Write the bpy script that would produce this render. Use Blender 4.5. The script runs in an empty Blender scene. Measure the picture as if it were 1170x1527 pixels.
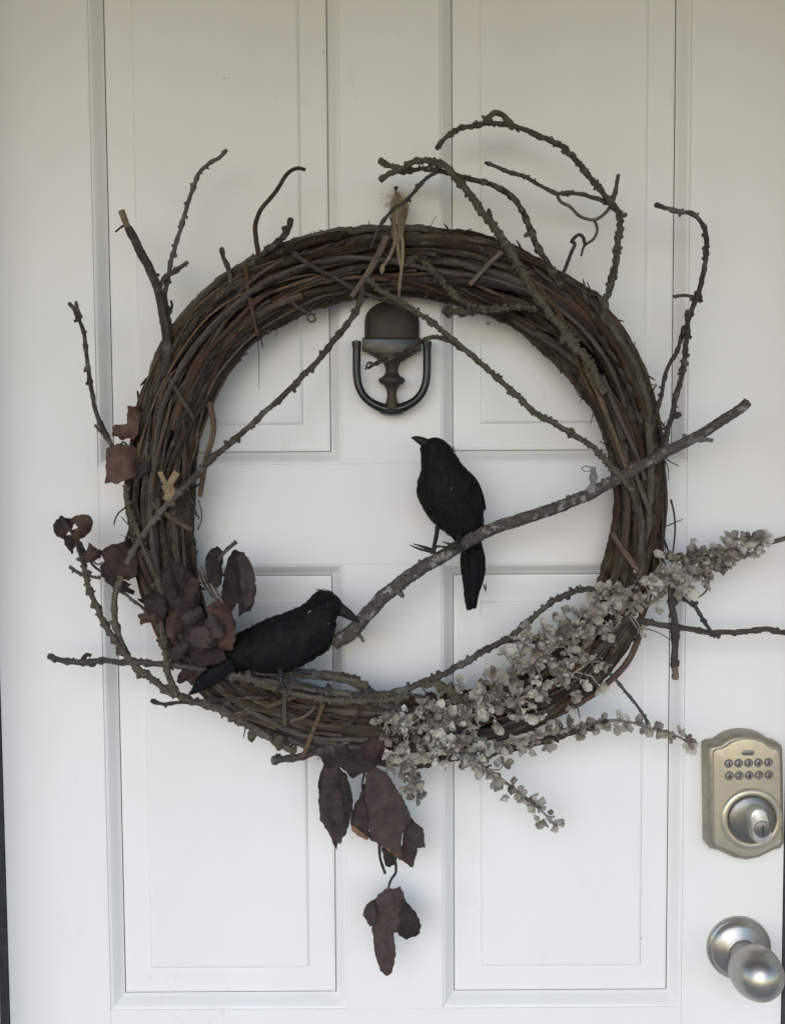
import bpy, math, random
from mathutils import Vector, Matrix, noise
from mathutils.geometry import delaunay_2d_cdt

scene = bpy.context.scene
col = scene.collection
R = math.radians
random.seed(11)

# ------------------------------------------------------------------ camera
F_PX, CX, CY = 1512.0, 585.0, 763.5        # focal length in photo pixels, image centre
CAM = Vector((0.0, -1.05, 1.43))
ROT = Matrix.Rotation(R(90 - 3.4), 3, 'X') @ Matrix.Rotation(R(-0.36), 3, 'Z')
cam_data = bpy.data.cameras.new('camera')
cam_data.sensor_fit = 'HORIZONTAL'
cam_data.sensor_width = 36.0
cam_data.lens = 36.0 * F_PX / 1170.0
cam_data.clip_start = 0.01
cam_data.clip_end = 200.0
cam = bpy.data.objects.new('camera', cam_data)
col.objects.link(cam)
cam.matrix_world = Matrix.Translation(CAM) @ ROT.to_4x4()
scene.camera = cam

# ------------------------------------------------------------------ world, sun, exposure
SUN_EL, SUN_AZ = 27.0, -14.0                # azimuth measured from straight in front of the door, to the right
world = bpy.data.worlds.new('World')
scene.world = world
world.use_nodes = True
wn = world.node_tree
wn.nodes.clear()
w_out = wn.nodes.new('ShaderNodeOutputWorld')
w_bg = wn.nodes.new('ShaderNodeBackground')
w_sky = wn.nodes.new('ShaderNodeTexSky')
w_sky.sky_type = 'NISHITA'
w_sky.sun_disc = False
w_sky.sun_elevation = R(SUN_EL)
w_sky.sun_rotation = R(180 - SUN_AZ)
w_sky.air_density = 1.0
w_sky.dust_density = 0.15
w_sky.ozone_density = 1.0
w_bg.inputs['Strength'].default_value = 0.14
wn.links.new(w_sky.outputs[0], w_bg.inputs['Color'])
wn.links.new(w_bg.outputs[0], w_out.inputs['Surface'])

sun_d = bpy.data.lights.new('sun', 'SUN')
sun_d.energy = 0.85
sun_d.angle = R(50)
sun_d.color = (1.0, 0.935, 0.95)
sun = bpy.data.objects.new('sun', sun_d)
col.objects.link(sun)
sd = Vector((math.sin(R(SUN_AZ)) * math.cos(R(SUN_EL)), -math.cos(R(SUN_AZ)) * math.cos(R(SUN_EL)), math.sin(R(SUN_EL))))
sun.rotation_euler = (-sd).to_track_quat('-Z', 'Y').to_euler()
sun.location = (0.6, -3, 3)

scene.view_settings.view_transform = 'Standard'
scene.view_settings.look = 'None'
scene.view_settings.exposure = 0.72
scene.view_settings.gamma = 1.0
scene.view_settings.use_curve_mapping = False
scene.render.engine = 'CYCLES'
scene.cycles.max_bounces = 4
scene.cycles.diffuse_bounces = 3
scene.cycles.use_denoising = True
scene.cycles.use_adaptive_sampling = True
scene.cycles.adaptive_threshold = 0.02


# ------------------------------------------------------------------ helpers
def at(px, py, h=0.0):
    """Photo pixel -> point standing h metres in front of the door face (plane y = 0)."""
    d = ROT @ Vector(((px - CX) / F_PX, -(py - CY) / F_PX, -1.0))
    t = (-h - CAM.y) / d.y
    return CAM + d * t


PXM = 0.000694                             # metres for one photo pixel on the door face


class MB:
    def __init__(self):
        self.v, self.f, self.uv, self.mi = [], [], [], []

    def add(self, vs, fs, uvs=None, mi=0):
        b = len(self.v)
        self.v += [Vector(p) for p in vs]
        for k, f in enumerate(fs):
            self.f.append([i + b for i in f])
            self.uv.append(uvs[k] if uvs else [(0.0, 0.0)] * len(f))
            self.mi.append(mi)

    def mesh(self, name, mats, smooth=True, origin=None):
        if origin is None:
            n = max(1, len(self.v))
            origin = Vector((sum(p.x for p in self.v) / n, sum(p.y for p in self.v) / n, sum(p.z for p in self.v) / n))
        me = bpy.data.meshes.new(name)
        me.from_pydata([p - origin for p in self.v], [], self.f)
        uvl = me.uv_layers.new(name='UVMap')
        flat = []
        for u in self.uv:
            for c in u:
                flat += [c[0], c[1]]
        uvl.data.foreach_set('uv', flat)
        for m in (mats if isinstance(mats, (list, tuple)) else [mats]):
            me.materials.append(m)
        if any(self.mi):
            me.polygons.foreach_set('material_index', self.mi)
        me.polygons.foreach_set('use_smooth', [smooth] * len(me.polygons))
        me.update()
        return me, origin

    def build(self, name, mats, parent=None, smooth=True, origin=None):
        me, o = self.mesh(name, mats, smooth, origin)
        return link(name, me, o, parent)


WPOS = {}


def link(name, data, wloc, parent=None):
    ob = bpy.data.objects.new(name, data)
    col.objects.link(ob)
    WPOS[ob.name] = Vector(wloc)
    if parent is not None:
        ob.parent = parent
        ob.location = Vector(wloc) - WPOS[parent.name]
    else:
        ob.location = wloc
    return ob


def tag(o, label=None, cat=None, group=None, kind=None):
    if label: o['label'] = label
    if cat: o['category'] = cat
    if group: o['group'] = group
    if kind: o['kind'] = kind
    return o


def empty(name, wloc, label=None, cat=None, group=None):
    e = link(name, None, wloc)
    e.empty_display_size = 0.01
    return tag(e, label, cat, group)


def crom(pts, n_per):
    """Catmull-Rom through tuples of floats; n_per samples for each span."""
    P = [tuple(p) for p in pts]
    P = [tuple(2 * a - b for a, b in zip(P[0], P[1]))] + P + [tuple(2 * a - b for a, b in zip(P[-1], P[-2]))]
    out = []
    for i in range(1, len(P) - 2):
        p0, p1, p2, p3 = P[i - 1], P[i], P[i + 1], P[i + 2]
        for k in range(n_per):
            t = k / n_per
            out.append(tuple(0.5 * (2 * b + (c - a) * t + (2 * a - 5 * b + 4 * c - d) * t * t + (3 * b - a - 3 * c + d) * t ** 3)
                             for a, b, c, d in zip(p0, p1, p2, p3)))
    out.append(P[-2])
    return out


def resample(pts, rad, step):
    """Even spacing along a polyline of Vectors with radii."""
    L = [0.0]
    for a, b in zip(pts, pts[1:]):
        L.append(L[-1] + (b - a).length)
    n = max(2, int(L[-1] / step))
    op, orr, j = [], [], 0
    for i in range(n + 1):
        s = L[-1] * i / n
        while j < len(L) - 2 and L[j + 1] < s:
            j += 1
        t = 0 if L[j + 1] == L[j] else (s - L[j]) / (L[j + 1] - L[j])
        op.append(pts[j].lerp(pts[j + 1], t))
        orr.append(rad[j] * (1 - t) + rad[j + 1] * t)
    return op, orr


def tube(mb, pts, rad, sides=8, rough=0.0, seed=0.0, mi=0, freq=260.0, oval=1.0, capmi=None):
    n = len(pts)
    tang = []
    for i in range(n):
        a, b = pts[max(0, i - 1)], pts[min(n - 1, i + 1)]
        tang.append((b - a).normalized() if (b - a).length > 1e-9 else Vector((0, 0, 1)))
    nrm = tang[0].orthogonal().normalized()
    vs, fs, us = [], [], []
    ln = 0.0
    lens = []
    for i in range(n):
        if i:
            ln += (pts[i] - pts[i - 1]).length
            nrm = (nrm - tang[i] * nrm.dot(tang[i]))
            nrm = nrm.normalized() if nrm.length > 1e-6 else tang[i].orthogonal().normalized()
        lens.append(ln)
        bn = tang[i].cross(nrm)
        for j in range(sides):
            a = 2 * math.pi * j / sides
            r = rad[i]
            d = nrm * math.cos(a) + bn * math.sin(a) * oval
            if rough:
                q = pts[i] + d * r
                w = noise.noise(q * freq + Vector((seed, 0, 0))) + 0.5 * noise.noise(q * freq * 2.3 + Vector((0, seed, 0)))
                r *= 1 + rough * w
            vs.append(pts[i] + d * r)
    for i in range(n - 1):
        for j in range(sides):
            k = (j + 1) % sides
            fs.append([i * sides + j, i * sides + k, (i + 1) * sides + k, (i + 1) * sides + j])
            us.append([(j / sides, lens[i]), ((j + 1) / sides, lens[i]), ((j + 1) / sides, lens[i + 1]), (j / sides, lens[i + 1])])
    mb.add(vs, fs, us, mi)
    for idx, t, order in ((0, -tang[0], -1), (n - 1, tang[-1], 1)):
        base = vs[idx * sides:(idx + 1) * sides]
        c = sum(base, Vector()) / sides + t * rad[idx] * 0.35
        f = [[j, (j + 1) % sides, sides] if order > 0 else [(j + 1) % sides, j, sides] for j in range(sides)]
        mb.add(base + [c], f, None, mi if capmi is None else capmi)


_oct = None


def lump(mb, c, sx, sy, sz, axis, seed, mi=0, rough=0.3):
    """A small irregular knob (bud, bark scale) with its long axis along `axis`."""
    rot = axis.to_track_quat('Z', 'Y').to_matrix()
    vs, fs = [], []
    rings, seg = 4, 6
    for i in range(rings + 1):
        th = math.pi * i / rings
        for j in range(seg):
            ph = 2 * math.pi * j / seg
            v = Vector((math.sin(th) * math.cos(ph), math.sin(th) * math.sin(ph), math.cos(th)))
            s = 1 + rough * noise.noise(v * 2.1 + Vector((seed, seed * 1.7, 0)))
            vs.append(c + rot @ Vector((v.x * sx * s, v.y * sy * s, v.z * sz * s)))
    for i in range(rings):
        for j in range(seg):
            k = (j + 1) % seg
            fs.append([i * seg + j, (i + 1) * seg + j, (i + 1) * seg + k, i * seg + k])
    mb.add(vs, fs, [[(0.1, 0.1)] * 4] * len(fs), mi)


# ------------------------------------------------------------------ materials
def nodes(name):
    m = bpy.data.materials.new(name)
    m.use_nodes = True
    nt = m.node_tree
    b = nt.nodes['Principled BSDF']
    return m, nt, b


def N(nt, kind, **kw):
    n = nt.nodes.new(kind)
    for k, v in kw.items():
        if k.startswith('i_'):
            n.inputs[k[2:].replace('_', ' ')].default_value = v
        else:
            setattr(n, k, v)
    return n


def ramp(nt, stops, fac=None):
    r = nt.nodes.new('ShaderNodeValToRGB')
    el = r.color_ramp.elements
    while len(el) < len(stops):
        el.new(0.5)
    for e, (p, c) in zip(el, stops):
        e.position = p
        e.color = (c[0], c[1], c[2], 1.0) if not isinstance(c, (int, float)) else (c, c, c, 1.0)
    if fac is not None:
        nt.links.new(fac, r.inputs['Fac'])
    return r


def mixc(nt, fac, a, b, mode='MIX'):
    m = nt.nodes.new('ShaderNodeMix')
    m.data_type = 'RGBA'
    m.blend_type = mode
    for s, v in ((0, fac), (6, a), (7, b)):
        if hasattr(v, 'links') or isinstance(v, bpy.types.NodeSocket):
            nt.links.new(v, m.inputs[s])
        else:
            m.inputs[s].default_value = v if s == 0 else (v[0], v[1], v[2], 1.0)
    return m.outputs[2]


def bump(nt, b, height, strength, dist):
    bp = nt.nodes.new('ShaderNodeBump')
    bp.inputs['Strength'].default_value = strength
    bp.inputs['Distance'].default_value = dist
    nt.links.new(height, bp.inputs['Height'])
    nt.links.new(bp.outputs[0], b.inputs['Normal'])
    return bp


def bark(name, dark, mid, light, lichen=None, lichen_amt=0.5, streak=1.0, rough=0.85, scale=1.0):
    """Bark: streaks along the stem (UV), tone by object, grey or green lichen patches by place."""
    m, nt, b = nodes(name)
    uv = N(nt, 'ShaderNodeUVMap')
    mp = N(nt, 'ShaderNodeMapping')
    mp.inputs['Scale'].default_value = (7.0, 45.0 * streak, 1.0)
    nt.links.new(uv.outputs[0], mp.inputs[0])
    n1 = N(nt, 'ShaderNodeTexNoise', i_Scale=1.0, i_Detail=6.0, i_Roughness=0.65)
    nt.links.new(mp.outputs[0], n1.inputs['Vector'])
    oi = N(nt, 'ShaderNodeObjectInfo')
    tc = N(nt, 'ShaderNodeTexCoord')
    n2 = N(nt, 'ShaderNodeTexNoise', i_Scale=55.0 * scale, i_Detail=4.0, i_Roughness=0.6)
    geo = N(nt, 'ShaderNodeNewGeometry')
    nt.links.new(geo.outputs['Position'], n2.inputs['Vector'])
    r1 = ramp(nt, [(0.28, dark), (0.52, mid), (0.75, light)], n1.outputs['Fac'])
    hs = N(nt, 'ShaderNodeHueSaturation')
    mr = N(nt, 'ShaderNodeMapRange')
    mr.inputs['To Min'].default_value = 0.50
    mr.inputs['To Max'].default_value = 1.55
    nt.links.new(oi.outputs['Random'], mr.inputs['Value'])
    nt.links.new(mr.outputs[0], hs.inputs['Value'])
    wn1 = N(nt, 'ShaderNodeTexWhiteNoise', noise_dimensions='1D')
    nt.links.new(oi.outputs['Random'], wn1.inputs['W'])
    mr2 = N(nt, 'ShaderNodeMapRange')
    mr2.inputs['To Min'].default_value = 0.55
    mr2.inputs['To Max'].default_value = 1.15
    nt.links.new(wn1.outputs['Value'], mr2.inputs['Value'])
    nt.links.new(mr2.outputs[0], hs.inputs['Saturation'])
    nt.links.new(r1.outputs[0], hs.inputs['Color'])
    c = hs.outputs[0]
    if lichen:
        lr = ramp(nt, [(0.62 - 0.22 * lichen_amt, 0.0), (0.74 - 0.22 * lichen_amt, 1.0)], n2.outputs['Fac'])
        c = mixc(nt, lr.outputs[0], c, lichen)
    n3 = N(nt, 'ShaderNodeTexNoise', i_Scale=900.0, i_Detail=2.0)
    nt.links.new(geo.outputs['Position'], n3.inputs['Vector'])
    r3 = ramp(nt, [(0.3, 0.72), (0.7, 1.25)], n3.outputs['Fac'])
    c = mixc(nt, 1.0, c, r3.outputs[0], 'MULTIPLY')
    nt.links.new(c, b.inputs['Base Color'])
    b.inputs['Roughness'].default_value = rough
    b.inputs['Specular IOR Level'].default_value = 0.25
    ad = N(nt, 'ShaderNodeMath', operation='ADD')
    nt.links.new(n1.outputs['Fac'], ad.inputs[0])
    nt.links.new(n2.outputs['Fac'], ad.inputs[1])
    bump(nt, b, ad.outputs[0], 0.9, 0.0012)
    return m


def plain(name, c, rough=0.6, metal=0.0, spec=0.4, var=0.12, nscale=120.0, bmp=0.0, bdist=0.0005, c2=None, stretch=None):
    m, nt, b = nodes(name)
    tc = N(nt, 'ShaderNodeTexCoord')
    n1 = N(nt, 'ShaderNodeTexNoise', i_Scale=nscale, i_Detail=5.0, i_Roughness=0.6)
    if stretch:
        mp = N(nt, 'ShaderNodeMapping')
        mp.inputs['Scale'].default_value = stretch
        nt.links.new(tc.outputs['Object'], mp.inputs[0])
        nt.links.new(mp.outputs[0], n1.inputs['Vector'])
    else:
        nt.links.new(tc.outputs['Object'], n1.inputs['Vector'])
    c2 = c2 or tuple(x * (1 - 2.2 * var) for x in c)
    r1 = ramp(nt, [(0.3, c2), (0.7, c)], n1.outputs['Fac'])
    nt.links.new(r1.outputs[0], b.inputs['Base Color'])
    rr = ramp(nt, [(0.3, min(1, rough * 1.2)), (0.7, rough * 0.85)], n1.outputs['Fac'])
    nt.links.new(rr.outputs[0], b.inputs['Roughness'])
    b.inputs['Metallic'].default_value = metal
    b.inputs['Specular IOR Level'].default_value = spec
    if bmp:
        bump(nt, b, n1.outputs['Fac'], bmp, bdist)
    return m


def paint():
    """White house paint: faint roller texture, grime in broad smudges, a few fly specks."""
    m, nt, b = nodes('white_door_paint')
    geo = N(nt, 'ShaderNodeNewGeometry')
    n1 = N(nt, 'ShaderNodeTexNoise', i_Scale=5.0, i_Detail=6.0, i_Roughness=0.6)
    mp = N(nt, 'ShaderNodeMapping')
    mp.inputs['Scale'].default_value = (1.0, 1.0, 0.45)
    nt.links.new(geo.outputs['Position'], mp.inputs[0])
    nt.links.new(mp.outputs[0], n1.inputs['Vector'])
    r1 = ramp(nt, [(0.30, (0.755, 0.745, 0.725)), (0.6, (0.80, 0.797, 0.79))], n1.outputs['Fac'])
    n2 = N(nt, 'ShaderNodeTexNoise', i_Scale=34.0, i_Detail=5.0, i_Roughness=0.7)
    nt.links.new(mp.outputs[0], n2.inputs['Vector'])
    r2 = ramp(nt, [(0.22, (0.90, 0.89, 0.87)), (0.36, (1, 1, 1))], n2.outputs['Fac'])
    c = mixc(nt, 1.0, r1.outputs[0], r2.outputs[0], 'MULTIPLY')
    n4 = N(nt, 'ShaderNodeTexNoise', i_Scale=11.0, i_Detail=9.0, i_Roughness=0.75, i_Distortion=1.6)
    nt.links.new(geo.outputs['Position'], n4.inputs['Vector'])
    r4 = ramp(nt, [(0.66, (1, 1, 1)), (0.74, (0.88, 0.865, 0.835))], n4.outputs['Fac'])
    c = mixc(nt, 1.0, c, r4.outputs[0], 'MULTIPLY')
    vo = N(nt, 'ShaderNodeTexVoronoi', i_Scale=30.0)
    nt.links.new(geo.outputs['Position'], vo.inputs['Vector'])
    sep = N(nt, 'ShaderNodeSeparateColor')
    nt.links.new(vo.outputs['Color'], sep.inputs[0])
    rad = N(nt, 'ShaderNodeMapRange')           # only some cells carry a speck, of uneven size
    rad.inputs['From Min'].default_value = 0.86
    rad.inputs['From Max'].default_value = 1.0
    rad.inputs['To Min'].default_value = 0.0
    rad.inputs['To Max'].default_value = 0.045
    nt.links.new(sep.outputs[0], rad.inputs['Value'])
    lt = N(nt, 'ShaderNodeMath', operation='LESS_THAN')
    nt.links.new(vo.outputs['Distance'], lt.inputs[0])
    nt.links.new(rad.outputs[0], lt.inputs[1])
    c = mixc(nt, lt.outputs[0], c, (0.13, 0.115, 0.10))
    nt.links.new(c, b.inputs['Base Color'])
    b.inputs['Roughness'].default_value = 0.48
    b.inputs['Specular IOR Level'].default_value = 0.35
    n3 = N(nt, 'ShaderNodeTexNoise', i_Scale=420.0, i_Detail=3.0)
    nt.links.new(geo.outputs['Position'], n3.inputs['Vector'])
    bump(nt, b, n3.outputs['Fac'], 0.10, 0.0006)
    return m


def leafmat(name, ca, cb, cc, rough=0.75, transl=0.0):
    m, nt, b = nodes(name)
    tc = N(nt, 'ShaderNodeTexCoord')
    oi = N(nt, 'ShaderNodeObjectInfo')
    n1 = N(nt, 'ShaderNodeTexNoise', i_Scale=60.0, i_Detail=6.0, i_Roughness=0.65)
    geo = N(nt, 'ShaderNodeNewGeometry')
    nt.links.new(geo.outputs['Position'], n1.inputs['Vector'])
    ad = N(nt, 'ShaderNodeMath', operation='MULTIPLY_ADD')
    ad.inputs[1].default_value = 0.55
    nt.links.new(oi.outputs['Random'], ad.inputs[0])
    sb = N(nt, 'ShaderNodeMath', operation='SUBTRACT')
    nt.links.new(n1.outputs['Fac'], sb.inputs[0])
    sb.inputs[1].default_value = 0.27
    nt.links.new(sb.outputs[0], ad.inputs[2])
    r1 = ramp(nt, [(0.2, ca), (0.5, cb), (0.82, cc)], ad.outputs[0])
    nt.links.new(r1.outputs[0], b.inputs['Base Color'])
    b.inputs['Roughness'].default_value = rough
    b.inputs['Specular IOR Level'].default_value = 0.25
    n3 = N(nt, 'ShaderNodeTexNoise', i_Scale=350.0, i_Detail=4.0)
    nt.links.new(geo.outputs['Position'], n3.inputs['Vector'])
    bump(nt, b, n3.outputs['Fac'], 0.5, 0.0008)
    return m


M = {}
M['paint'] = paint()
M['vine'] = bark('grapevine_bark', (0.011, 0.0075, 0.005), (0.053, 0.035, 0.023), (0.135, 0.094, 0.062), (0.062, 0.056, 0.042), 0.30, 0.6)
M['vine_grey'] = bark('weathered_vine_bark', (0.014, 0.0115, 0.009), (0.053, 0.044, 0.034), (0.13, 0.110, 0.088), (0.085, 0.079, 0.062), 0.38, 0.6)
M['vine_tan'] = bark('peeled_vine', (0.038, 0.025, 0.017), (0.105, 0.070, 0.046), (0.20, 0.142, 0.098), (0.08, 0.066, 0.052), 0.35, 0.5)
M['vine_red'] = bark('red_brown_vine', (0.036, 0.021, 0.016), (0.092, 0.053, 0.040), (0.16, 0.098, 0.075), (0.06, 0.05, 0.042), 0.3, 0.5)
M['twig'] = bark('twig_bark', (0.030, 0.025, 0.020), (0.072, 0.061, 0.050), (0.14, 0.122, 0.103), (0.115, 0.11, 0.095), 0.4, 1.2)
M['twig_dark'] = bark('dark_twig_bark', (0.025, 0.021, 0.018), (0.055, 0.047, 0.04), (0.11, 0.095, 0.08), (0.09, 0.085, 0.075), 0.25, 1.2)
M['moss'] = bark('lichened_bark', (0.026, 0.022, 0.017), (0.062, 0.053, 0.041), (0.125, 0.112, 0.088), (0.096, 0.092, 0.068), 0.6, 1.4, 0.95, 2.6)
M['grey_bark'] = bark('grey_branch_bark', (0.08, 0.072, 0.062), (0.145, 0.133, 0.118), (0.225, 0.21, 0.19), (0.27, 0.26, 0.24), 0.34, 2.6, 0.9, 2.2)
M['lichen'] = plain('green_grey_lichen', (0.125, 0.125, 0.086), 0.95, 0, 0.1, 0.25, 300, 0.6)
M['cut'] = plain('cut_wood', (0.25, 0.175, 0.125), 0.85, 0, 0.2, 0.25, 500)
M['raffia'] = plain('tan_raffia', (0.34, 0.255, 0.16), 0.85, 0, 0.2, 0.22, 260, 0.4, stretch=(6, 6, 1))
M['twine'] = plain('jute_twine', (0.30, 0.235, 0.165), 0.95, 0, 0.1, 0.25, 400, 0.7)
M['fibre'] = plain('pale_jute_fibre', (0.50, 0.41, 0.30), 0.95, 0, 0.1, 0.1, 400)
M['leaf'] = leafmat('dried_purple_leaf', (0.017, 0.0140, 0.0140), (0.031, 0.0235, 0.0230), (0.068, 0.047, 0.042))
M['leaf_red'] = leafmat('dried_russet_leaf', (0.026, 0.016, 0.0145), (0.057, 0.032, 0.027), (0.115, 0.066, 0.050))
M['leaf_tan'] = leafmat('dried_leaf_underside', (0.12, 0.065, 0.04), (0.19, 0.105, 0.065), (0.26, 0.16, 0.10))
M['felt'] = leafmat('grey_felted_leaf', (0.165, 0.150, 0.125), (0.29, 0.271, 0.232), (0.42, 0.397, 0.348), 0.95)
M['felt_pale'] = leafmat('pale_felted_leaf', (0.33, 0.32, 0.285), (0.44, 0.425, 0.38), (0.54, 0.52, 0.465), 0.95)
M['felt_brown'] = leafmat('brownish_felted_leaf', (0.12, 0.095, 0.08), (0.20, 0.165, 0.142), (0.29, 0.245, 0.212), 0.95)
M['felt_stem'] = plain('felted_stem', (0.33, 0.30, 0.25), 0.95, 0, 0.1, 0.2, 200)
M['felt_dark'] = plain('dark_felt_stem_bark', (0.15, 0.135, 0.11), 0.95, 0, 0.1, 0.25, 300)  # dark bark of the spray stem that leaves at the right
M['crow'] = plain('black_feather', (0.0068, 0.0074, 0.0078), 0.74, 0, 0.21, 0.2, 240, 0.7, 0.0012, stretch=(1, 1, 0.35))
M['crow_tail'] = plain('black_vane_feather', (0.0075, 0.0083, 0.0092), 0.8, 0, 0.18, 0.2, 300, 0.5, 0.0008, stretch=(3, 3, 0.3))
M['beak'] = plain('black_beak', (0.012, 0.012, 0.013), 0.6, 0, 0.25, 0.15, 200)
M['crow_leg'] = plain('black_wire_leg', (0.02, 0.019, 0.018), 0.6, 0, 0.4, 0.2, 300, 0.3)
M['lint'] = plain('white_lint', (0.55, 0.55, 0.52), 0.9)
M['iron'] = plain('dark_iron', (0.019, 0.019, 0.021), 0.30, 0.3, 0.6, 0.2, 110, 0.35)
M['iron_rust'] = plain('rusty_iron', (0.022, 0.022, 0.024), 0.58, 0.1, 0.4, 0.1, 55, 0.35, 0.0006, c2=(0.075, 0.052, 0.034))
M['brass'] = plain('satin_brass', (0.60, 0.55, 0.435), 0.36, 0.7, 0.5, 0.10, 90, 0.05)
M['brass_dark'] = plain('aged_brass_edge', (0.38, 0.35, 0.285), 0.44, 0.6, 0.5, 0.14, 60, 0.05)
M['nickel_dark'] = plain('dark_nickel', (0.24, 0.235, 0.225), 0.36, 0.8, 0.5, 0.10, 90)
M['nickel'] = plain('satin_nickel', (0.44, 0.42, 0.385), 0.33, 0.92, 0.5, 0.08, 60, 0.04, stretch=(1, 12, 1))
M['nickel_pale'] = plain('pale_nickel', (0.66, 0.65, 0.61), 0.36, 0.6, 0.5, 0.06, 90)
M['rubber'] = plain('black_weatherstrip', (0.07, 0.075, 0.08), 0.75, 0, 0.3, 0.2, 90)
M['button'] = plain('grey_button', (0.30, 0.30, 0.29), 0.4, 0.4, 0.5, 0.15, 300)
M['ink'] = plain('dark_numeral', (0.03, 0.03, 0.035), 0.5)
M['concrete'] = plain('bounce_floor_concrete', (0.46, 0.45, 0.44), 0.9, 0, 0.2, 0.15, 12, 0.3, 0.002)  # for the added floor that bounces light up
M['shade_overhang'] = plain('overhang_bounce_tan', (0.50, 0.425, 0.31), 0.7, 0, 0.3, 0.06, 8)  # tan so the added overhang throws warm light on the door


# ------------------------------------------------------------------ the setting: unseen floor and overhang added for the light, door frame
def box(mb, x0, x1, y0, y1, z0, z1, bev=0.0, mi=0):
    if bev <= 0:
        v = [(x, y, z) for x in (x0, x1) for y in (y0, y1) for z in (z0, z1)]
        f = [[0, 1, 3, 2], [4, 6, 7, 5], [0, 4, 5, 1], [2, 3, 7, 6], [0, 2, 6, 4], [1, 5, 7, 3]]
        mb.add(v, f, None, mi)
        return
    b = bev                                   # front (y0) edges rounded over, the rest square
    ring = lambda i, y: [(x0 + i, y, z0 + i), (x1 - i, y, z0 + i), (x1 - i, y, z1 - i), (x0 + i, y, z1 - i)]
    vs = ring(b, y0) + ring(b * 0.3, y0 + b * 0.3) + ring(0, y0 + b) + ring(0, y1)
    fs = [[0, 1, 2, 3], [15, 14, 13, 12]]
    for r in range(3):
        for j in range(4):
            k = (j + 1) % 4
            fs.append([r * 4 + j, (r + 1) * 4 + j, (r + 1) * 4 + k, r * 4 + k])
    mb.add(vs, fs, None, mi)


XL = at(4, 1150).x                            # door edges
XR = at(1165, 1470).x
Z_TOP, Z_BOT = 2.035, 0.02

mb = MB(); box(mb, -3, 3, -4.0, 0.3, -0.1, 0.0)
tag(mb.build('bounce_floor', M['concrete'], smooth=False), kind='structure')  # unseen floor, added to bounce light onto the lower door
mb = MB(); box(mb, -1.6, 1.6, -1.45, 0.25, 2.105, 2.22)
tag(mb.build('shade_overhang', M['shade_overhang'], smooth=False), kind='structure')  # unseen overhang, added to darken and warm the top of the door

df = empty('door_frame', (0, 0, 0), 'white door frame with dark weatherstrip around the panelled door', 'door frame')
for x0, x1 in ((XL - 0.060, XL - 0.012), (XR + 0.012, XR + 0.060)):
    mb = MB(); box(mb, x0, x1, -0.085, 0.06, 0.0, Z_TOP + 0.012, 0.003); mb.build('jamb', M['paint'], df, smooth=False)
mb = MB(); box(mb, XL - 0.060, XR + 0.060, -0.085, 0.06, Z_TOP + 0.0125, Z_TOP + 0.06, 0.003); mb.build('header', M['paint'], df, smooth=False)
for x0, x1 in ((XL - 0.0118, XL - 0.002), (XR + 0.002, XR + 0.0118)):
    mb = MB(); box(mb, x0, x1, 0.004, 0.05, 0.0, Z_TOP + 0.002, 0.002); mb.build('weatherstrip', M['rubber'], df, smooth=False)

for x0, x1 in ((XL - 0.185, XL - 0.0605), (XR + 0.0605, XR + 0.185)):
    mb = MB(); box(mb, x0, x1, -0.100, -0.06, 0.0, Z_TOP + 0.06, 0.004); mb.build('casing', M['paint'], df, smooth=False)

# ------------------------------------------------------------------ the door: stiles, rails, panels
door = empty('door', ((XL + XR) / 2, 0, Z_BOT), 'white panelled front door behind the wreath', 'door')
door['kind'] = 'thing'
DT = 0.042
xs = [at(147.6, 760).x, at(511.5, 760).x, at(657.5, 760).x, at(1023.5, 760).x]     # panel openings
z_um = at(585, 691.5).z; z_lt = at(585, 841).z; z_lb = at(585, 1505).z
z_ut = 1.94
bottom_t = z_lb - 0.17


def slab(name, x0, x1, z0, z1, bev):
    mb = MB(); box(mb, x0, x1, 0.0, DT, z0, z1, bev)
    return mb.build(name, M['paint'], door, smooth=False)


slab('stile', XL, xs[0], Z_BOT, Z_TOP, 0.0007)
slab('stile', xs[3], XR, Z_BOT, Z_TOP, 0.0009)
for z0, z1 in ((z_ut, Z_TOP), (z_lt, z_um), (bottom_t, z_lb), (Z_BOT, Z_BOT + 0.2)):
    slab('rail', xs[0], xs[3], z0, z1, 0.0005)
for z0, z1 in ((z_um, z_ut), (z_lb, z_lt), (Z_BOT + 0.2, bottom_t)):
    slab('mullion', xs[1], xs[2], z0, z1, 0.0005)

PROF = [(0.0, 0.0006), (0.0003, 0.0017), (0.0009, 0.0018), (0.0013, 0.0013), (0.0028, 0.0020), (0.0050, 0.0046), (0.0096, 0.0110), (0.0116, 0.0130), (0.0124, 0.0136)]


def panel(x0, x1, z0, z1):
    def rings(prof):
        vs = []
        for i, d in prof:
            vs += [(x0 + i, d, z0 + i), (x1 - i, d, z0 + i), (x1 - i, d, z1 - i), (x0 + i, d, z1 - i)]
        fs = []
        for r in range(len(prof) - 1):
            for j in range(4):
                k = (j + 1) % 4
                fs.append([r * 4 + j, r * 4 + k, (r + 1) * 4 + k, (r + 1) * 4 + j])
        return vs, fs
    field = [(0.0124, 0.0165), (0.0131, 0.0160), (0.0136, 0.0126), (0.0165, 0.0114), (0.0410, 0.0106), (0.0428, 0.0082), (0.0446, 0.0076)]
    vs, fs = rings(field)
    n = len(field) * 4
    fs.append([n - 4, n - 3, n - 2, n - 1])
    vs += [(x0, 0.030, z0), (x1, 0.030, z0), (x1, 0.030, z1), (x0, 0.030, z1)]
    fs.append([n + 3, n + 2, n + 1, n])
    mb = MB(); mb.add(vs, fs)
    p = mb.build('panel', M['paint'], door, smooth=False)
    mb = MB()
    vs, fs = rings(PROF)
    mb.add(vs, fs)
    mb.build('moulding', M['paint'], p, smooth=False)


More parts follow.
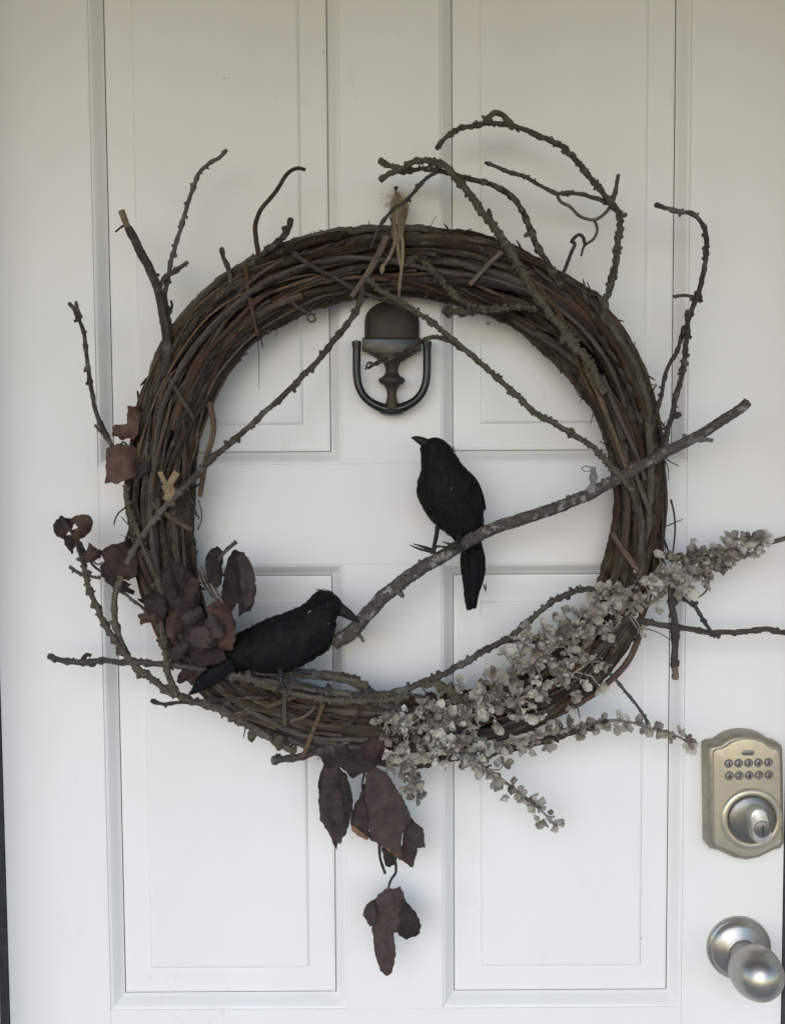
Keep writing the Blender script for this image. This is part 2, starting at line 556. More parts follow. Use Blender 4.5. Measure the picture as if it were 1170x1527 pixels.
for a, b in ((xs[0], xs[1]), (xs[2], xs[3])):
    panel(a, b, z_um, z_ut)
    panel(a, b, z_lb, z_lt)
    panel(a, b, Z_BOT + 0.2, bottom_t)


# ------------------------------------------------------------------ metalwork on the door
def outline_ext(mb, pts, levels, mi=0, cap=True, by_scale=False):
    """Stack of outlines (lists of (x, z)) at given heights h, bridged; levels = [(inset scale, h)] about the centroid."""
    n = len(pts)
    cx = sum(p[0] for p in pts) / n
    cz = sum(p[1] for p in pts) / n
    vs, fs = [], []
    wx = (max(p[0] for p in pts) - min(p[0] for p in pts)) / 2
    wz = (max(p[1] for p in pts) - min(p[1] for p in pts)) / 2
    for ins, h in levels:
        if by_scale:
            vs += [(cx + (x - cx) * (1 - ins / wx), -h, cz + (z - cz) * (1 - ins / wz)) for x, z in pts]
            continue
        for i, (x, z) in enumerate(pts):
            a, b = Vector(pts[i - 1]), Vector(pts[(i + 1) % n])
            t = (b - a).normalized()
            nn = Vector((-t.y, t.x))
            if nn.dot(Vector((cx - x, cz - z))) < 0:
                nn = -nn
            vs.append((x + nn.x * ins, -h, z + nn.y * ins))
    for r in range(len(levels) - 1):
        for j in range(n):
            k = (j + 1) % n
            fs.append([r * n + j, r * n + k, (r + 1) * n + k, (r + 1) * n + j])
    if cap:                                   # fan about the centre: outlines may be hollow in places
        b0 = (len(levels) - 1) * n
        top = vs[b0:b0 + n]
        vs.append((sum(p[0] for p in top) / n, top[0][1], sum(p[2] for p in top) / n))
        for j in range(n):
            fs.append([b0 + j, b0 + (j + 1) % n, b0 + n])
    mb.add(vs, fs, None, mi)


def px_outline(pts, h=0.0):
    return [(at(x, y, h).x, at(x, y, h).z) for x, y in pts]


def lathe(mb, c, axis, prof, seg=32, mi=0, squash=1.0):
    rot = axis.to_track_quat('Z', 'Y').to_matrix()
    vs, fs = [], []
    for r, d in prof:
        for j in range(seg):
            a = 2 * math.pi * j / seg
            vs.append(c + rot @ Vector((r * math.cos(a), r * squash * math.sin(a), d)))
    for i in range(len(prof) - 1):
        for j in range(seg):
            k = (j + 1) % seg
            fs.append([i * seg + j, i * seg + k, (i + 1) * seg + k, (i + 1) * seg + j])
    mb.add(vs, fs, None, mi)


OUT = Vector((0, -1, 0))


def auto_smooth(ob, ang=35):
    me = ob.data
    me.polygons.foreach_set('use_smooth', [True] * len(me.polygons))
    me.set_sharp_from_angle(angle=R(ang))
    return ob


# --- knocker
kn = empty('door_knocker', at(583.5, 619, 0.0), 'dark iron ring door knocker with rusty arched backplate under the wreath top', 'door knocker')
arch = [(543.5, 524), (543.5, 482)]
for i in range(1, 16):
    a = math.pi - math.pi * i / 16
    arch.append((584.2 + 40.7 * math.cos(a), 482 - 33 * math.sin(a) ** 0.9))
arch += [(625, 482), (625, 524), (603, 537), (594, 541), (574, 541), (565, 537)]
mb = MB(); outline_ext(mb, px_outline(arch), [(0, 0.0003), (0, 0.004), (0.0012, 0.0064), (0.0036, 0.0080), (0.0044, 0.0072), (0.0075, 0.0098), (0.013, 0.0120), (0.019, 0.0130)])
auto_smooth(mb.build('backplate', M['iron_rust'], kn, smooth=True), 40)
bar = [(540, 504), (627.5, 504), (627.5, 523), (606, 531), (584, 534), (561, 531), (540, 523)]
mb = MB(); outline_ext(mb, px_outline(bar, 0.008), [(0, 0.0065), (0, 0.013), (0.0015, 0.0155), (0.004, 0.016)])
auto_smooth(mb.build('hinge_bar', M['iron'], kn), 40)
path = [(531.5, 509), (531.5, 535), (531.8, 556), (534, 573), (540, 587), (549.5, 597.5), (562, 605), (574, 609.5), (584, 611)]
path = path + [(1168 - x, y) for x, y in reversed(path[:-1])]
cp = crom(path, 5)
pts = [at(x, y, 0.0165) for x, y in cp]
rad = [6.0 * PXM] * len(pts)
for i, (x, y) in enumerate(cp):
    if y > 598:
        rad[i] = (6.0 + 1.6 * (y - 598) / 13) * PXM
    if y < 516:
        rad[i] = 7.0 * PXM
mb = MB(); tube(mb, pts, rad, 12)
ring = mb.build('ring', M['iron'], kn)
mb = MB()
lathe(mb, at(584, 611, 0.0145), (at(584, 619, 0.0145) - at(584, 603, 0.0145)).normalized(),
      [(0.001, -0.001), (0.0125, 0.0), (0.0135, 0.0018), (0.0115, 0.0042), (0.006, 0.006), (0.0002, 0.0063)], 20)
mb.build('striker', M['iron'], ring)
mb = MB()
ax = (at(584, 619, 0.013) - at(584, 500, 0.013)).normalized()
L = lambda y: (y - 532) * PXM
pr = [(0.0005, L(528)), (0.0165, L(530)), (0.0150, L(536)), (0.0085, L(541)), (0.0066, L(548)), (0.0064, L(554)), (0.0085, L(560)), (0.0128, L(563)),
      (0.0136, L(566.5)), (0.0122, L(570)), (0.0078, L(574)), (0.0052, L(581)), (0.0046, L(588)), (0.0056, L(596)), (0.0076, L(603)), (0.0078, L(608))]
lathe(mb, at(584, 532, 0.0150), ax, pr, 24)
mb.build('baluster', M['iron_rust'], kn)

# --- keypad deadbolt
kp = empty('keypad_lock', at(1104, 1284, 0), 'satin brass keypad deadbolt with ten round buttons above the knob', 'lock')
base = [(1045, 1106), (1050, 1102.5), (1061, 1101), (1067, 1097), (1076, 1091), (1089, 1087), (1103, 1085.5), (1117, 1087), (1129, 1091), (1138, 1097), (1144, 1101),
        (1152, 1102.5), (1158, 1107), (1159, 1130), (1160, 1190), (1161, 1250), (1156, 1257), (1146, 1260), (1134, 1266), (1121, 1272), (1105, 1274.5), (1089, 1272), (1076, 1266), (1063, 1260),
        (1052, 1258), (1047, 1251), (1046, 1190), (1045, 1130)]
mb = MB(); outline_ext(mb, px_outline(base), [(0, 0.0), (0, 0.0135), (0.0012, 0.0160), (0.0040, 0.0190), (0.0055, 0.0198)], by_scale=True)
hs_ = auto_smooth(mb.build('housing', M['brass_dark'], kp), 30)
mb = MB(); outline_ext(mb, [(x, z) for x, z in px_outline(base)], [(0.0058, 0.0185), (0.0060, 0.0215), (0.0068, 0.0226), (0.0085, 0.0229)], by_scale=True)
auto_smooth(mb.build('faceplate', M['brass'], kp), 30)
HF = 0.0229
mb = MB()
led = []
for i in range(20):
    a = 2 * math.pi * i / 20
    led.append((1114.4 + (5.5 if math.cos(a) > 0 else -5.5) + 3.9 * math.cos(a), 1122.6 + 3.9 * math.sin(a)))
outline_ext(mb, px_outline(led, HF), [(0, HF - 0.001), (0, HF + 0.0006), (0.0006, HF + 0.0009)])
auto_smooth(mb.build('indicator_window', M['nickel_dark'], kp))
digits = ['1', '2', '3', '4', '5', '6', '7', '8', '9', '0']
for r_ in range(2):
    for c_ in range(5):
        px = 1086 + 14.75 * c_ + (0.9 if r_ else 0)
        py = (1138.6 if r_ == 0 else 1157) - 0.35 * c_
        c = at(px, py, HF)
        mb = MB(); lathe(mb, c, OUT, [(0.0046, -0.001), (0.0046, 0.0005), (0.0040, 0.0009), (0.0038, 0.0004)], 20)
        lathe(mb, c, OUT, [(0.0037, 0.0002), (0.0036, 0.0014), (0.0030, 0.0019), (0.0, 0.0020)], 20, 1)
        bt = mb.build('button', [M['nickel_dark'], M['button']], kp)
        cu = bpy.data.curves.new('numeral', 'FONT')
        cu.body = digits[r_ * 5 + c_]
        cu.size = 0.0062
        cu.align_x = 'CENTER'
        cu.align_y = 'CENTER'
        cu.extrude = 0.00015
        cu.offset = 0.00016
        cu.materials.append(M['ink'])
        tmp = bpy.data.objects.new('numeral_text', cu)
        col.objects.link(tmp)
        bpy.context.view_layer.update()
        nm = bpy.data.meshes.new_from_object(tmp.evaluated_get(bpy.context.evaluated_depsgraph_get()))
        bpy.data.objects.remove(tmp)
        bpy.data.curves.remove(cu)
        tx = link('numeral', nm, c + Vector((0, -0.0022, 0)), bt)
        tx.rotation_euler = (R(90), 0, 0)
c = at(1119.6, 1221, HF)
mb = MB(); lathe(mb, c, OUT, [(0.0325, -0.002), (0.0322, 0.0012), (0.0300, 0.0030), (0.0275, 0.0036), (0.0258, 0.0030), (0.0248, 0.0012), (0.0245, -0.001)], 48)
mb.build('collar', M['brass'], kp)
mb = MB(); lathe(mb, c, OUT, [(0.0243, 0.0005), (0.0240, 0.0022), (0.0225, 0.0034), (0.016, 0.0050), (0.008, 0.0058), (0.0, 0.0060)], 48)
disc = mb.build('turn_disc', M['nickel_dark'], kp)
tl = []
for i in range(32):                           # stadium outline, top leaning left
    a = 2 * math.pi * i / 32
    sx = 0.0098 * math.cos(a)
    sz = 0.0095 * math.sin(a) + (0.0095 if math.sin(a) > 0 else -0.0095)
    sx *= 1.0 - 0.10 * sz / 0.019
    t_ = R(12)
    tl.append((c.x + 0.004 + sx * math.cos(t_) - sz * math.sin(t_), c.z - 0.002 + sz * math.cos(t_) + sx * math.sin(t_)))
mb = MB(); outline_ext(mb, tl, [(-0.001, HF + 0.0035), (0.0, HF + 0.008), (0.0003, HF + 0.014), (0.0010, HF + 0.0168), (0.0030, HF + 0.0180)])
tt = auto_smooth(mb.build('thumb_turn', M['nickel_pale'], kp), 40)
kc = Vector((c.x + 0.0050, -(HF + 0.0178), c.z - 0.0042))
mb = MB(); lathe(mb, kc, OUT, [(0.0086, -0.001), (0.0086, 0.0014), (0.0078, 0.0018), (0.0, 0.0018)], 28)
mb.build('key_cylinder', M['nickel_dark'], tt)
mb = MB(); box(mb, kc.x - 0.0008, kc.x + 0.0008, kc.y - 0.0021, kc.y - 0.0010, kc.z - 0.0045, kc.z + 0.0035); mb.build('keyhole', M['ink'], tt, smooth=False)

# --- knob
kb = empty('doorknob', at(1100.5, 1460, 0), 'satin nickel egg shaped door knob on round rosette', 'door knob')
c = at(1100, 1412, 0)
mb = MB(); lathe(mb, c, OUT, [(0.0338, 0.0), (0.0338, 0.004), (0.0326, 0.0056), (0.0310, 0.0062), (0.0305, 0.0076), (0.0292, 0.0096), (0.0250, 0.0122), (0.0180, 0.0150), (0.0150, 0.0165)], 56)
mb.build('rosette', M['nickel'], kb)
mb = MB(); lathe(mb, c, OUT, [(0.0150, 0.014), (0.0142, 0.019), (0.0125, 0.024), (0.0120, 0.031), (0.0138, 0.035)], 40)
mb.build('neck', M['nickel'], kb)
mb = MB(); lathe(mb, c, OUT, [(0.0120, 0.0310), (0.0160, 0.0322), (0.0212, 0.0362), (0.0248, 0.0425), (0.0264, 0.0495), (0.0264, 0.0565), (0.0250, 0.0640), (0.0222, 0.0710), (0.0178, 0.0770), (0.0122, 0.0812), (0.0062, 0.0834), (0.002, 0.0840), (0.0, 0.0840)], 64)
mb.build('knob', M['nickel'], kb)


# ------------------------------------------------------------------ the grapevine wreath
HW = 0.036                                    # depth of the ring's centre in front of the door
WC = at(593, 733, HW)
SC = (at(693, 733, HW) - at(593, 733, HW)).x / 100.0   # metres per photo pixel at that depth
wreath = empty('wreath', (WC.x, 0, WC.z - 0.27), 'large round grapevine wreath of dark twisted vines hung on the white door', 'wreath')


RT = [(360, 37), (382, 33), (351, 39), (384, 35), (352, 45), (357, 43), (341, 42), (355, 46)]   # centre radius, half width each 45 degrees, clockwise from the right


def ring_q(th, k):
    u = (th / (math.pi / 4)) % 8.0
    i = int(u)
    t = u - i
    p0, p1, p2, p3 = (RT[(i + d) % 8][k] for d in (-1, 0, 1, 2))
    return 0.5 * (2 * p1 + (p2 - p0) * t + (2 * p0 - 5 * p1 + 4 * p2 - p3) * t * t + (3 * p1 - p0 - 3 * p2 + p3) * t ** 3)


def ring_r(th):
    """Radius in pixels of the ring's centre line; th measured clockwise from the right in the picture."""
    return ring_q(th, 0)


def ring_hw(th):
    return ring_q(th, 1)


def ring_pt(th, rad_px, dep):
    r = (ring_r(th) + rad_px) * SC
    return Vector((WC.x + r * math.cos(th), -(HW + dep), WC.z - r * math.sin(th)))


rnd = random.Random(5)


def make_vine(k, rho, phi, t0, span, r, mat, twist):
    n = int(span * 70)
    pts, rad = [], []
    s1, s2 = rnd.uniform(0, 99), rnd.uniform(0, 99)
    for i in range(n + 1):
        u = i / n
        th = t0 + span * u
        ph = phi + twist * span * u + 0.75 * noise.noise(Vector((s1, th * 1.3, 0)))
        ro = min(1.14, max(0.05, rho + 0.30 * noise.noise(Vector((s2, th * 1.5, 3)))))
        if u < 0.04 or u > 0.96:
            ro *= 0.93
        pts.append(ring_pt(th, ro * ring_hw(th) * math.cos(ph) + 3.0 * noise.noise(Vector((s1, th * 5, 7))), ro * 0.028 * math.sin(ph)))
        rr = r * (1 + 0.22 * noise.noise(Vector((s2, th * 4, 9))) + 0.35 * max(0, noise.noise(Vector((s2, th * 9, 31))) - 0.35))
        rad.append(rr * (0.75 + 0.25 * min(1, u * 12, (1 - u) * 12)))
    mb = MB()
    tube(mb, pts, rad, 8, 0.34, s1, 0, 170.0, rnd.uniform(0.62, 1.0))
    return mb.build('vine', M[mat], wreath)


k = 0
for layer, (cnt, rho, rlo, rhi) in enumerate(((10, 0.35, 0.0042, 0.0062), (22, 0.70, 0.0034, 0.0056), (20, 0.88, 0.0026, 0.0050), (26, 1.00, 0.0024, 0.0052))):
    for i in range(cnt):
        phi = 2 * math.pi * (i + rnd.random() * 0.8) / cnt
        span = rnd.uniform(2.6, 5.9)
        t0 = rnd.uniform(0, 2 * math.pi)
        mid = (t0 + span / 2) % (2 * math.pi)
        leftish = math.cos(mid) < -0.2
        mat = 'vine_grey' if rnd.random() < (0.62 if leftish else 0.34) else ('vine_red' if rnd.random() < 0.16 else 'vine')
        make_vine(k, rho + rnd.uniform(-0.08, 0.06), phi, t0, span, rnd.uniform(rlo, rhi), mat, rnd.choice((rnd.uniform(-0.3, 0.3), rnd.uniform(-1.1, 1.1))))
        k += 1
for i in range(64):                           # thin runners and shreds wound among the thicker vines
    mat = rnd.choice(('vine_grey', 'vine_grey', 'vine', 'vine', 'vine_red', 'vine_tan'))
    make_vine(k, rnd.uniform(0.96, 1.10), rnd.uniform(0.1, math.pi - 0.1), rnd.choice((rnd.uniform(0, 6.28), rnd.uniform(2.2, 3.6), rnd.uniform(2.2, 3.6))), rnd.uniform(0.35, 1.5), rnd.uniform(0.0011, 0.0024), mat, rnd.uniform(-1.4, 1.4))
# loose vines bowed out from the bundle
make_vine(k, 1.10, 0.25, -2.9, 1.5, 0.0042, 'vine_grey', 0.0)


def strand(name, path, r0, r1, mat, parent, h0=0.06, h1=None, rough=0.12, step=0.003, sides=7, seed=1.0, oval=1.0, cut=None):
    """A tube through photo points (x, y[, h]); h in metres from the door, run from h0 to h1 where not given."""
    h1 = h0 if h1 is None else h1
    n = len(path)
    full = []
    for i, p in enumerate(path):
        h = p[2] if len(p) > 2 else h0 + (h1 - h0) * i / (n - 1)
        full.append((p[0], p[1], h))
    sm = crom(full, 8)
    pts = [at(*q) for q in sm]
    rad = [(r0 + (r1 - r0) * i / (len(pts) - 1)) * PXM for i in range(len(pts))]
    pts, rad = resample(pts, rad, step)
    mb = MB()
    tube(mb, pts, rad, sides, rough, seed, 0, 260.0, oval)
    return mb.build(name, M[mat], parent)


WR = [  # wrapping vine ends seen across the front of the bundle
    ([(366, 395), (369, 425), (374, 455), (384, 500)], 4, 3, 'vine_tan', 0.066),
    ([(577, 352), (565, 378), (548, 408), (524, 442)], 6, 4.5, 'vine_tan', 0.070),
    ([(748, 375), (726, 396), (700, 424)], 4, 4, 'vine_tan', 0.069),
    ([(872, 548), (893, 590), (912, 640), (934, 700)], 4.5, 4, 'vine_tan', 0.066),
    ([(898, 560), (918, 610), (945, 670), (962, 715)], 4, 4, 'vine_red', 0.067),
    ([(940, 690), (955, 728), (970, 768)], 4, 4.5, 'vine_tan', 0.069),
    ([(913, 795), (925, 815), (942, 838), (958, 858)], 4, 6, 'vine_red', 0.066),
    ([(226, 750), (250, 768), (285, 790)], 5, 4, 'vine_tan', 0.068),
    ([(455, 1034), (420, 1046), (385, 1058), (345, 1068)], 4, 5, 'vine_tan', 0.066),
    ([(482, 1050), (474, 1072), (463, 1100), (452, 1128)], 4, 3.5, 'vine_tan', 0.068),
    ([(478, 1064), (500, 1078), (522, 1078), (535, 1062), (531, 1045)], 3, 2.5, 'vine_red', 0.069),
    ([(424, 1030), (424, 1055), (425, 1082)], 3.5, 3.5, 'vine_grey', 0.070),
    ([(432, 1076), (455, 1068), (470, 1054)], 3, 2.5, 'vine_red', 0.070),
    ([(345, 488), (390, 462), (450, 440)], 7, 6, 'vine_tan', 0.058),
    ([(890, 440), (905, 470), (935, 505), (950, 545), (962, 580)], 4, 4, 'vine', 0.050),
    ([(312, 600), (318, 640), (306, 690), (298, 740)], 5, 4, 'vine_tan', 0.050),
    ([(250, 560), (268, 590), (290, 625)], 4, 3, 'vine_grey', 0.068),
    ([(958, 935), (937, 985), (902, 1022), (862, 1050), (820, 1070)], 5.5, 5, 'vine_red', 0.052),
    ([(240, 900), (280, 960), (330, 1020), (380, 1062)], 6, 6, 'vine', 0.062),
    ([(262, 880), (300, 945), (350, 1000), (420, 1052)], 6, 5, 'vine_grey', 0.062),
]
for i, (p, a, b, m, h) in enumerate(WR):
    strand('vine', p, a, b, m, wreath, h - 0.002, h - 0.001, 0.15, 0.003, 7, i * 3.1, 0.8)
TEND = [
    ([(436, 452), (450, 462), (470, 470), (462, 468), (458, 474), (463, 480), (470, 477), (468, 471)], 2.2, 1.2, 0.058),
    ([(638, 345), (650, 340), (660, 348), (664, 354)], 1.6, 1.2, 0.060),
    ([(636, 346), (643, 334), (650, 322)], 0.7, 0.5, 0.055),
    ([(384, 500), (386, 540), (386, 580)], 0.7, 0.4, 0.060),
    ([(411, 470), (412, 486), (412, 502)], 0.8, 0.5, 0.055),
    ([(188, 756), (176, 766), (170, 780), (171, 783)], 1.3, 0.8, 0.060),
    ([(1000, 745), (1005, 768), (1006, 795), (1002, 830)], 1.6, 1.2, 0.045),
    ([(1057, 868), (1052, 882), (1042, 890), (1035, 893)], 1.4, 1.0, 0.045),
    ([(881, 697), (872, 695), (867, 700), (876, 703), (886, 698)], 0.7, 0.5, 0.068),
    ([(958, 936), (980, 943), (1000, 955), (1004, 965)], 0.8, 0.6, 0.045),
    ([(295, 790), (301, 770), (296, 745)], 1.2, 0.8, 0.055),
]
for i, (p, a, b, h) in enumerate(TEND):
    strand('tendril', p, a, b, 'twig_dark', wreath, h, None, 0.0, 0.0015, 5, i)
# peeling strips of bark along the inner and outer edge
for i in range(150):
    th = rnd.uniform(0, 2 * math.pi)
    side = rnd.choice((-1, 1, 0.5, -0.5, 0.2))
    sp = rnd.choice((-1, 1)) * rnd.uniform(0.04, 0.16)
    d0 = 0.030 * math.sqrt(max(0, 1 - side * side))
    pts = [ring_pt(th + sp * q / 6, side * ring_hw(th) * (1.0 + 0.10 * max(0, q - 3) * abs(side)), d0 + 0.0015 * max(0, q - 3)) for q in range(7)]
    mb = MB()
    tube(mb, pts, [0.0026, 0.0028, 0.0026, 0.0024, 0.0022, 0.0018, 0.0009], 6, 0.3, i, 0, 200, 0.35)
    mb.build('bark_strip', M[rnd.choice(('vine', 'vine_grey', 'vine_grey', 'vine_tan'))], wreath)


for i in range(64):                           # fine stray hairs and tendril ends
    th = rnd.uniform(0, 2 * math.pi)
    sd_ = rnd.choice((-1, 1, 1))
    b0 = ring_pt(th, sd_ * ring_hw(th) * 0.9, 0.012)
    ln = rnd.uniform(0.008, 0.026)
    tn = Vector((-math.sin(th), 0, -math.cos(th))) * rnd.choice((-1, 1))
    rd = Vector((math.cos(th), 0, -math.sin(th))) * sd_
    d1 = (tn * rnd.uniform(0.3, 1.2) + rd * rnd.uniform(0.3, 0.9) + OUT * rnd.uniform(-0.2, 0.5)).normalized()
    d2 = (d1 + rd * rnd.uniform(-0.9, 0.9) + OUT * rnd.uniform(-0.4, 0.4)).normalized()
    mb = MB()
    r_ = rnd.uniform(0.0004, 0.0011)
    tube(mb, [Vector(q) for q in crom([tuple(b0), tuple(b0 + d1 * ln * 0.5), tuple(b0 + d1 * ln * 0.5 + d2 * ln * 0.5)], 4)], [r_ * (1 - 0.06 * q) for q in range(9)], 5, 0.2, i)
    mb.build('tendril', M[rnd.choice(('vine', 'twig_dark', 'vine_grey'))], wreath)


# ------------------------------------------------------------------ twigs stuck into the wreath
trnd = random.Random(21)


def twig(path, r0, r1, mat, h0, h1, label, rough=0.22, shoots=(), buds=14.0, cut_start=0, budsize=1.0, name='twig', crook=0.45, cat='twig', tufts=0, group='bare twigs stuck into the wreath'):
    """A woody twig; buds = one bud each so many pixels; shoots = side twigs [(path, r0, r1)]; cut_start = pixels of bare wood at the start."""
    def stem(path, r0, r1, h0, h1, seed):
        n = len(path)
        full = [(p[0], p[1], p[2] if len(p) > 2 else h0 + (h1 - h0) * i / (n - 1)) for i, p in enumerate(path)]
        sm = crom(full, 8)
        pts = [at(*q) for q in sm]
        thin = 1.0 if r1 > 10 else 0.80
        rad = [thin * (r0 + (r1 - r0) * i / (len(pts) - 1)) * PXM for i in range(len(pts))]
        pts, rad = resample(pts, rad, 0.0018)
        for i, p in enumerate(pts):           # slightly crooked
            w = Vector((noise.noise(Vector((seed, i * 0.11, 0))), 0.6 * noise.noise(Vector((seed, i * 0.11, 5))), noise.noise(Vector((seed, i * 0.11, 9)))))
            pts[i] = p + w * rad[i] * (crook if r1 < 9 else 0.2)
        if r1 < 10 and buds:                  # swollen nodes at uneven spacing, closer together toward the tip
            i = 2
            while i < len(rad) - 2:
                a_ = trnd.uniform(0.12, 0.62)
                for d_ in (-2, -1, 0, 1, 2):
                    if 0 <= i + d_ < len(rad):
                        rad[i + d_] *= 1 + a_ * (1, 0.6, 0.2)[abs(d_)]
                i += trnd.randint(4, 9 + int(14 * i / len(rad)))
        mb = MB()
        if cut_start and seed_cut[0]:
            nc = max(2, int(cut_start * PXM / 0.0018))
            tube(mb, pts[:nc + 1], [r * 0.8 for r in rad[:nc + 1]], 8, 0.2, seed, 1)
            pts, rad = pts[nc:], rad[nc:]
        tube(mb, pts, rad, 8, rough, seed, 0, 330.0)
        if buds:
            stepn = max(2, int(0.75 * buds * PXM / 0.0018))
            i = trnd.randint(1, stepn)
            while i < len(pts) - 1:
                t = (pts[min(i + 1, len(pts) - 1)] - pts[i - 1]).normalized()
                a = trnd.uniform(0, 6.28)
                nn = t.orthogonal().normalized()
                d = Matrix.Rotation(a, 3, t) @ nn
                d.y *= 0.6
                s = rad[i] * trnd.choice((0.25, 0.4, 0.55, 0.75, 0.9)) * budsize
                lump(mb, pts[i] + d * rad[i] * 0.95, s, s, s * trnd.uniform(1.0, 2.0), (d + t * trnd.uniform(-0.6, 0.9)).normalized(), trnd.uniform(0, 50))
                i += trnd.randint(max(1, stepn // 4), 2 * stepn)
        return mb, pts, rad
    seed_cut = [True]
    mb, pts, rad = stem(path, r0, r1, h0, h1, trnd.uniform(0, 90))
    ob = mb.build(name, [M[mat], M['cut']])
    tag(ob, label, cat, group)
    seed_cut[0] = False
    for sh in shoots:
        hh = sh[3] if len(sh) > 3 else h0
        m2, p2, r2 = stem(sh[0], sh[1], sh[2], hh, hh, trnd.uniform(0, 90))
        m2.build('side_shoot', [M[mat], M['cut']], ob)
    if tufts:                                 # crusty lichen: many little scales, one part
        m3 = MB()
        for q in range(tufts):
            i = trnd.randrange(1, len(pts) - 1)
            t = (pts[i + 1] - pts[i - 1]).normalized()
            d = Matrix.Rotation(trnd.uniform(0, 6.28), 3, t) @ t.orthogonal().normalized()
            s = trnd.uniform(0.0008, 0.0019)
            lump(m3, pts[i] + d * rad[i] * trnd.uniform(0.85, 1.15), s * 1.4, s * 1.1, s * 0.8, d, trnd.uniform(0, 99), 0, 0.7)
        m3.build('lichen', M['lichen'], ob)['kind'] = 'stuff'
    return ob


twig([(181, 314), (187, 332), (198, 352), (216, 388), (236, 432), (245, 480), (249, 520), (246, 570), (240, 630), (232, 690), (228, 750)], 7, 10, 'twig', 0.055, 0.062,
     'thick upright forked twig with a broken pale tip, upper left of wreath', 0.14, [([(237, 432), (247, 414), (262, 403), (281, 390)], 4.5, 3.6, 0.055), ([(190, 335), (182, 338), (172, 346)], 2.2, 1.6, 0.055)], 26, 26, 0.6)
twig([(338, 223), (327, 235), (312, 243), (296, 259), (288, 280), (278, 310), (266, 350), (253, 400), (247, 440), (250, 470), (256, 510)], 3.0, 4.2, 'twig', 0.045, 0.05,
     'slim upright twig with a budded bent tip, just beside the thick forked one', 0.25, [([(252, 465), (256, 455), (254, 448)], 2.5, 2)], 11)
twig([(455, 253), (444, 251), (430, 257), (416, 278), (404, 294), (388, 314), (381, 335), (381, 358), (386, 382), (380, 410)], 3.2, 4.6, 'vine', 0.05, 0.055,
     'smooth curling vine end hooked over at its top, upper left', 0.06, (), 0)
twig([(434, 325), (430, 340), (418, 356), (396, 376), (370, 396), (343, 427), (315, 460), (290, 490), (262, 530), (248, 570)], 4.6, 6.5, 'twig', 0.058, 0.05,
     'straight twig lying along the upper left rim, blunt end beyond the wreath', 0.18, [([(330, 369), (334, 384), (340, 400), (344, 422)], 3.2, 4.4), ([(420, 352), (425, 356)], 4, 3.5)], 22)
twig([(103, 452), (113, 466), (123, 490), (128, 520), (133, 560), (138, 590), (146, 622), (158, 650), (172, 672), (200, 700)], 3.2, 4.4, 'twig', 0.055, 0.06,
     'thin twig with a small forked tip, far left above the leaves', 0.22, [([(113, 449), (116, 460), (122, 474)], 2.4, 2.8), ([(141, 634), (148, 640), (156, 650)], 2.6, 2.6)], 14)
twig([(540, 425), (536, 450), (524, 474), (500, 505), (470, 542), (430, 582), (380, 628), (330, 672), (290, 711), (262, 738)], 4.6, 5.0, 'twig', 0.066, 0.07,
     'long straight twig crossing the wreath opening from the top to its left side', 0.2, [([(450, 557), (458, 553), (468, 552)], 2.6, 2.2, 0.068)], 20)
twig([(270, 730), (238, 765), (212, 800), (194, 830), (182, 858), (173, 885), (170, 910), (176, 945), (190, 978), (205, 998)], 5.2, 5.5, 'twig', 0.072, 0.06,
     'grey crooked twig curving down the outside of the left rim', 0.2, [([(178, 880), (196, 894), (214, 908), (235, 935), (250, 955)], 2.8, 2.8, 0.058), ([(170, 880), (172, 868), (168, 905)], 2.4, 2.2, 0.064)], 16)
twig([(437, 376), (452, 388), (475, 402), (505, 418), (540, 436), (580, 450), (610, 462)], 4, 3, 'twig_dark', 0.07, 0.066,
     'short dark twig with a budded knob crossing the wreath top, before the knocker', 0.2, [([(446, 380), (452, 377)], 2.2, 1.8)], 18)
twig([(546, 414), (566, 432), (592, 447), (625, 468), (665, 498), (705, 532), (740, 562), (770, 590), (800, 616), (845, 642), (885, 668), (912, 697), (944, 732)], 4.0, 4.8, 'moss', 0.07, 0.072,
     'long lichened twig crossing the opening from the top to the right side', 0.38, [([(690, 522), (670, 508), (652, 502), (632, 505)], 4.2, 3.2, 0.066)], 18, 0, 0.75, tufts=190)
twig([(632, 506), (606, 524), (580, 535), (558, 543), (548, 549)], 3.2, 2.6, 'moss', 0.045, 0.04,
     'small lichened twig tip lying across the iron knocker', 0.4, [([(558, 543), (549, 541), (545, 551)], 2, 1.6, 0.042)], 9)
twig([(600, 395), (625, 385), (640, 400), (660, 420), (690, 450), (730, 462), (770, 457), (800, 462)], 4.5, 4, 'moss', 0.068, 0.068,
     'mossy lichened twig along the inner rim above the knocker', 0.5, [([(625, 386), (632, 378), (650, 380)], 5, 4, 0.07), ([(660, 463), (690, 466), (720, 462), (750, 458)], 6, 5, 0.062)], 12, 0, 1.0, tufts=240)
twig([(565, 240), (580, 246), (598, 251), (618, 241), (642, 240), (664, 247), (676, 262), (700, 290), (724, 322), (744, 350), (766, 384), (792, 428), (820, 470), (850, 505), (880, 545), (900, 585)], 3.8, 7.6, 'moss', 0.06, 0.068,
     'mossy twig arching left over the wreath top and thickening down the right rim', 0.38,
     [([(566, 268), (578, 260), (594, 254), (612, 246)], 5, 4.5, 0.062), ([(595, 256), (630, 252), (655, 254), (690, 264), (730, 275), (762, 292), (776, 310), (786, 332), (802, 366), (820, 400), (840, 432)], 3.6, 6, 0.058), ([(728, 311), (732, 322), (735, 335)], 3, 3.4, 0.062)], 16, 0, 0.8, tufts=300)
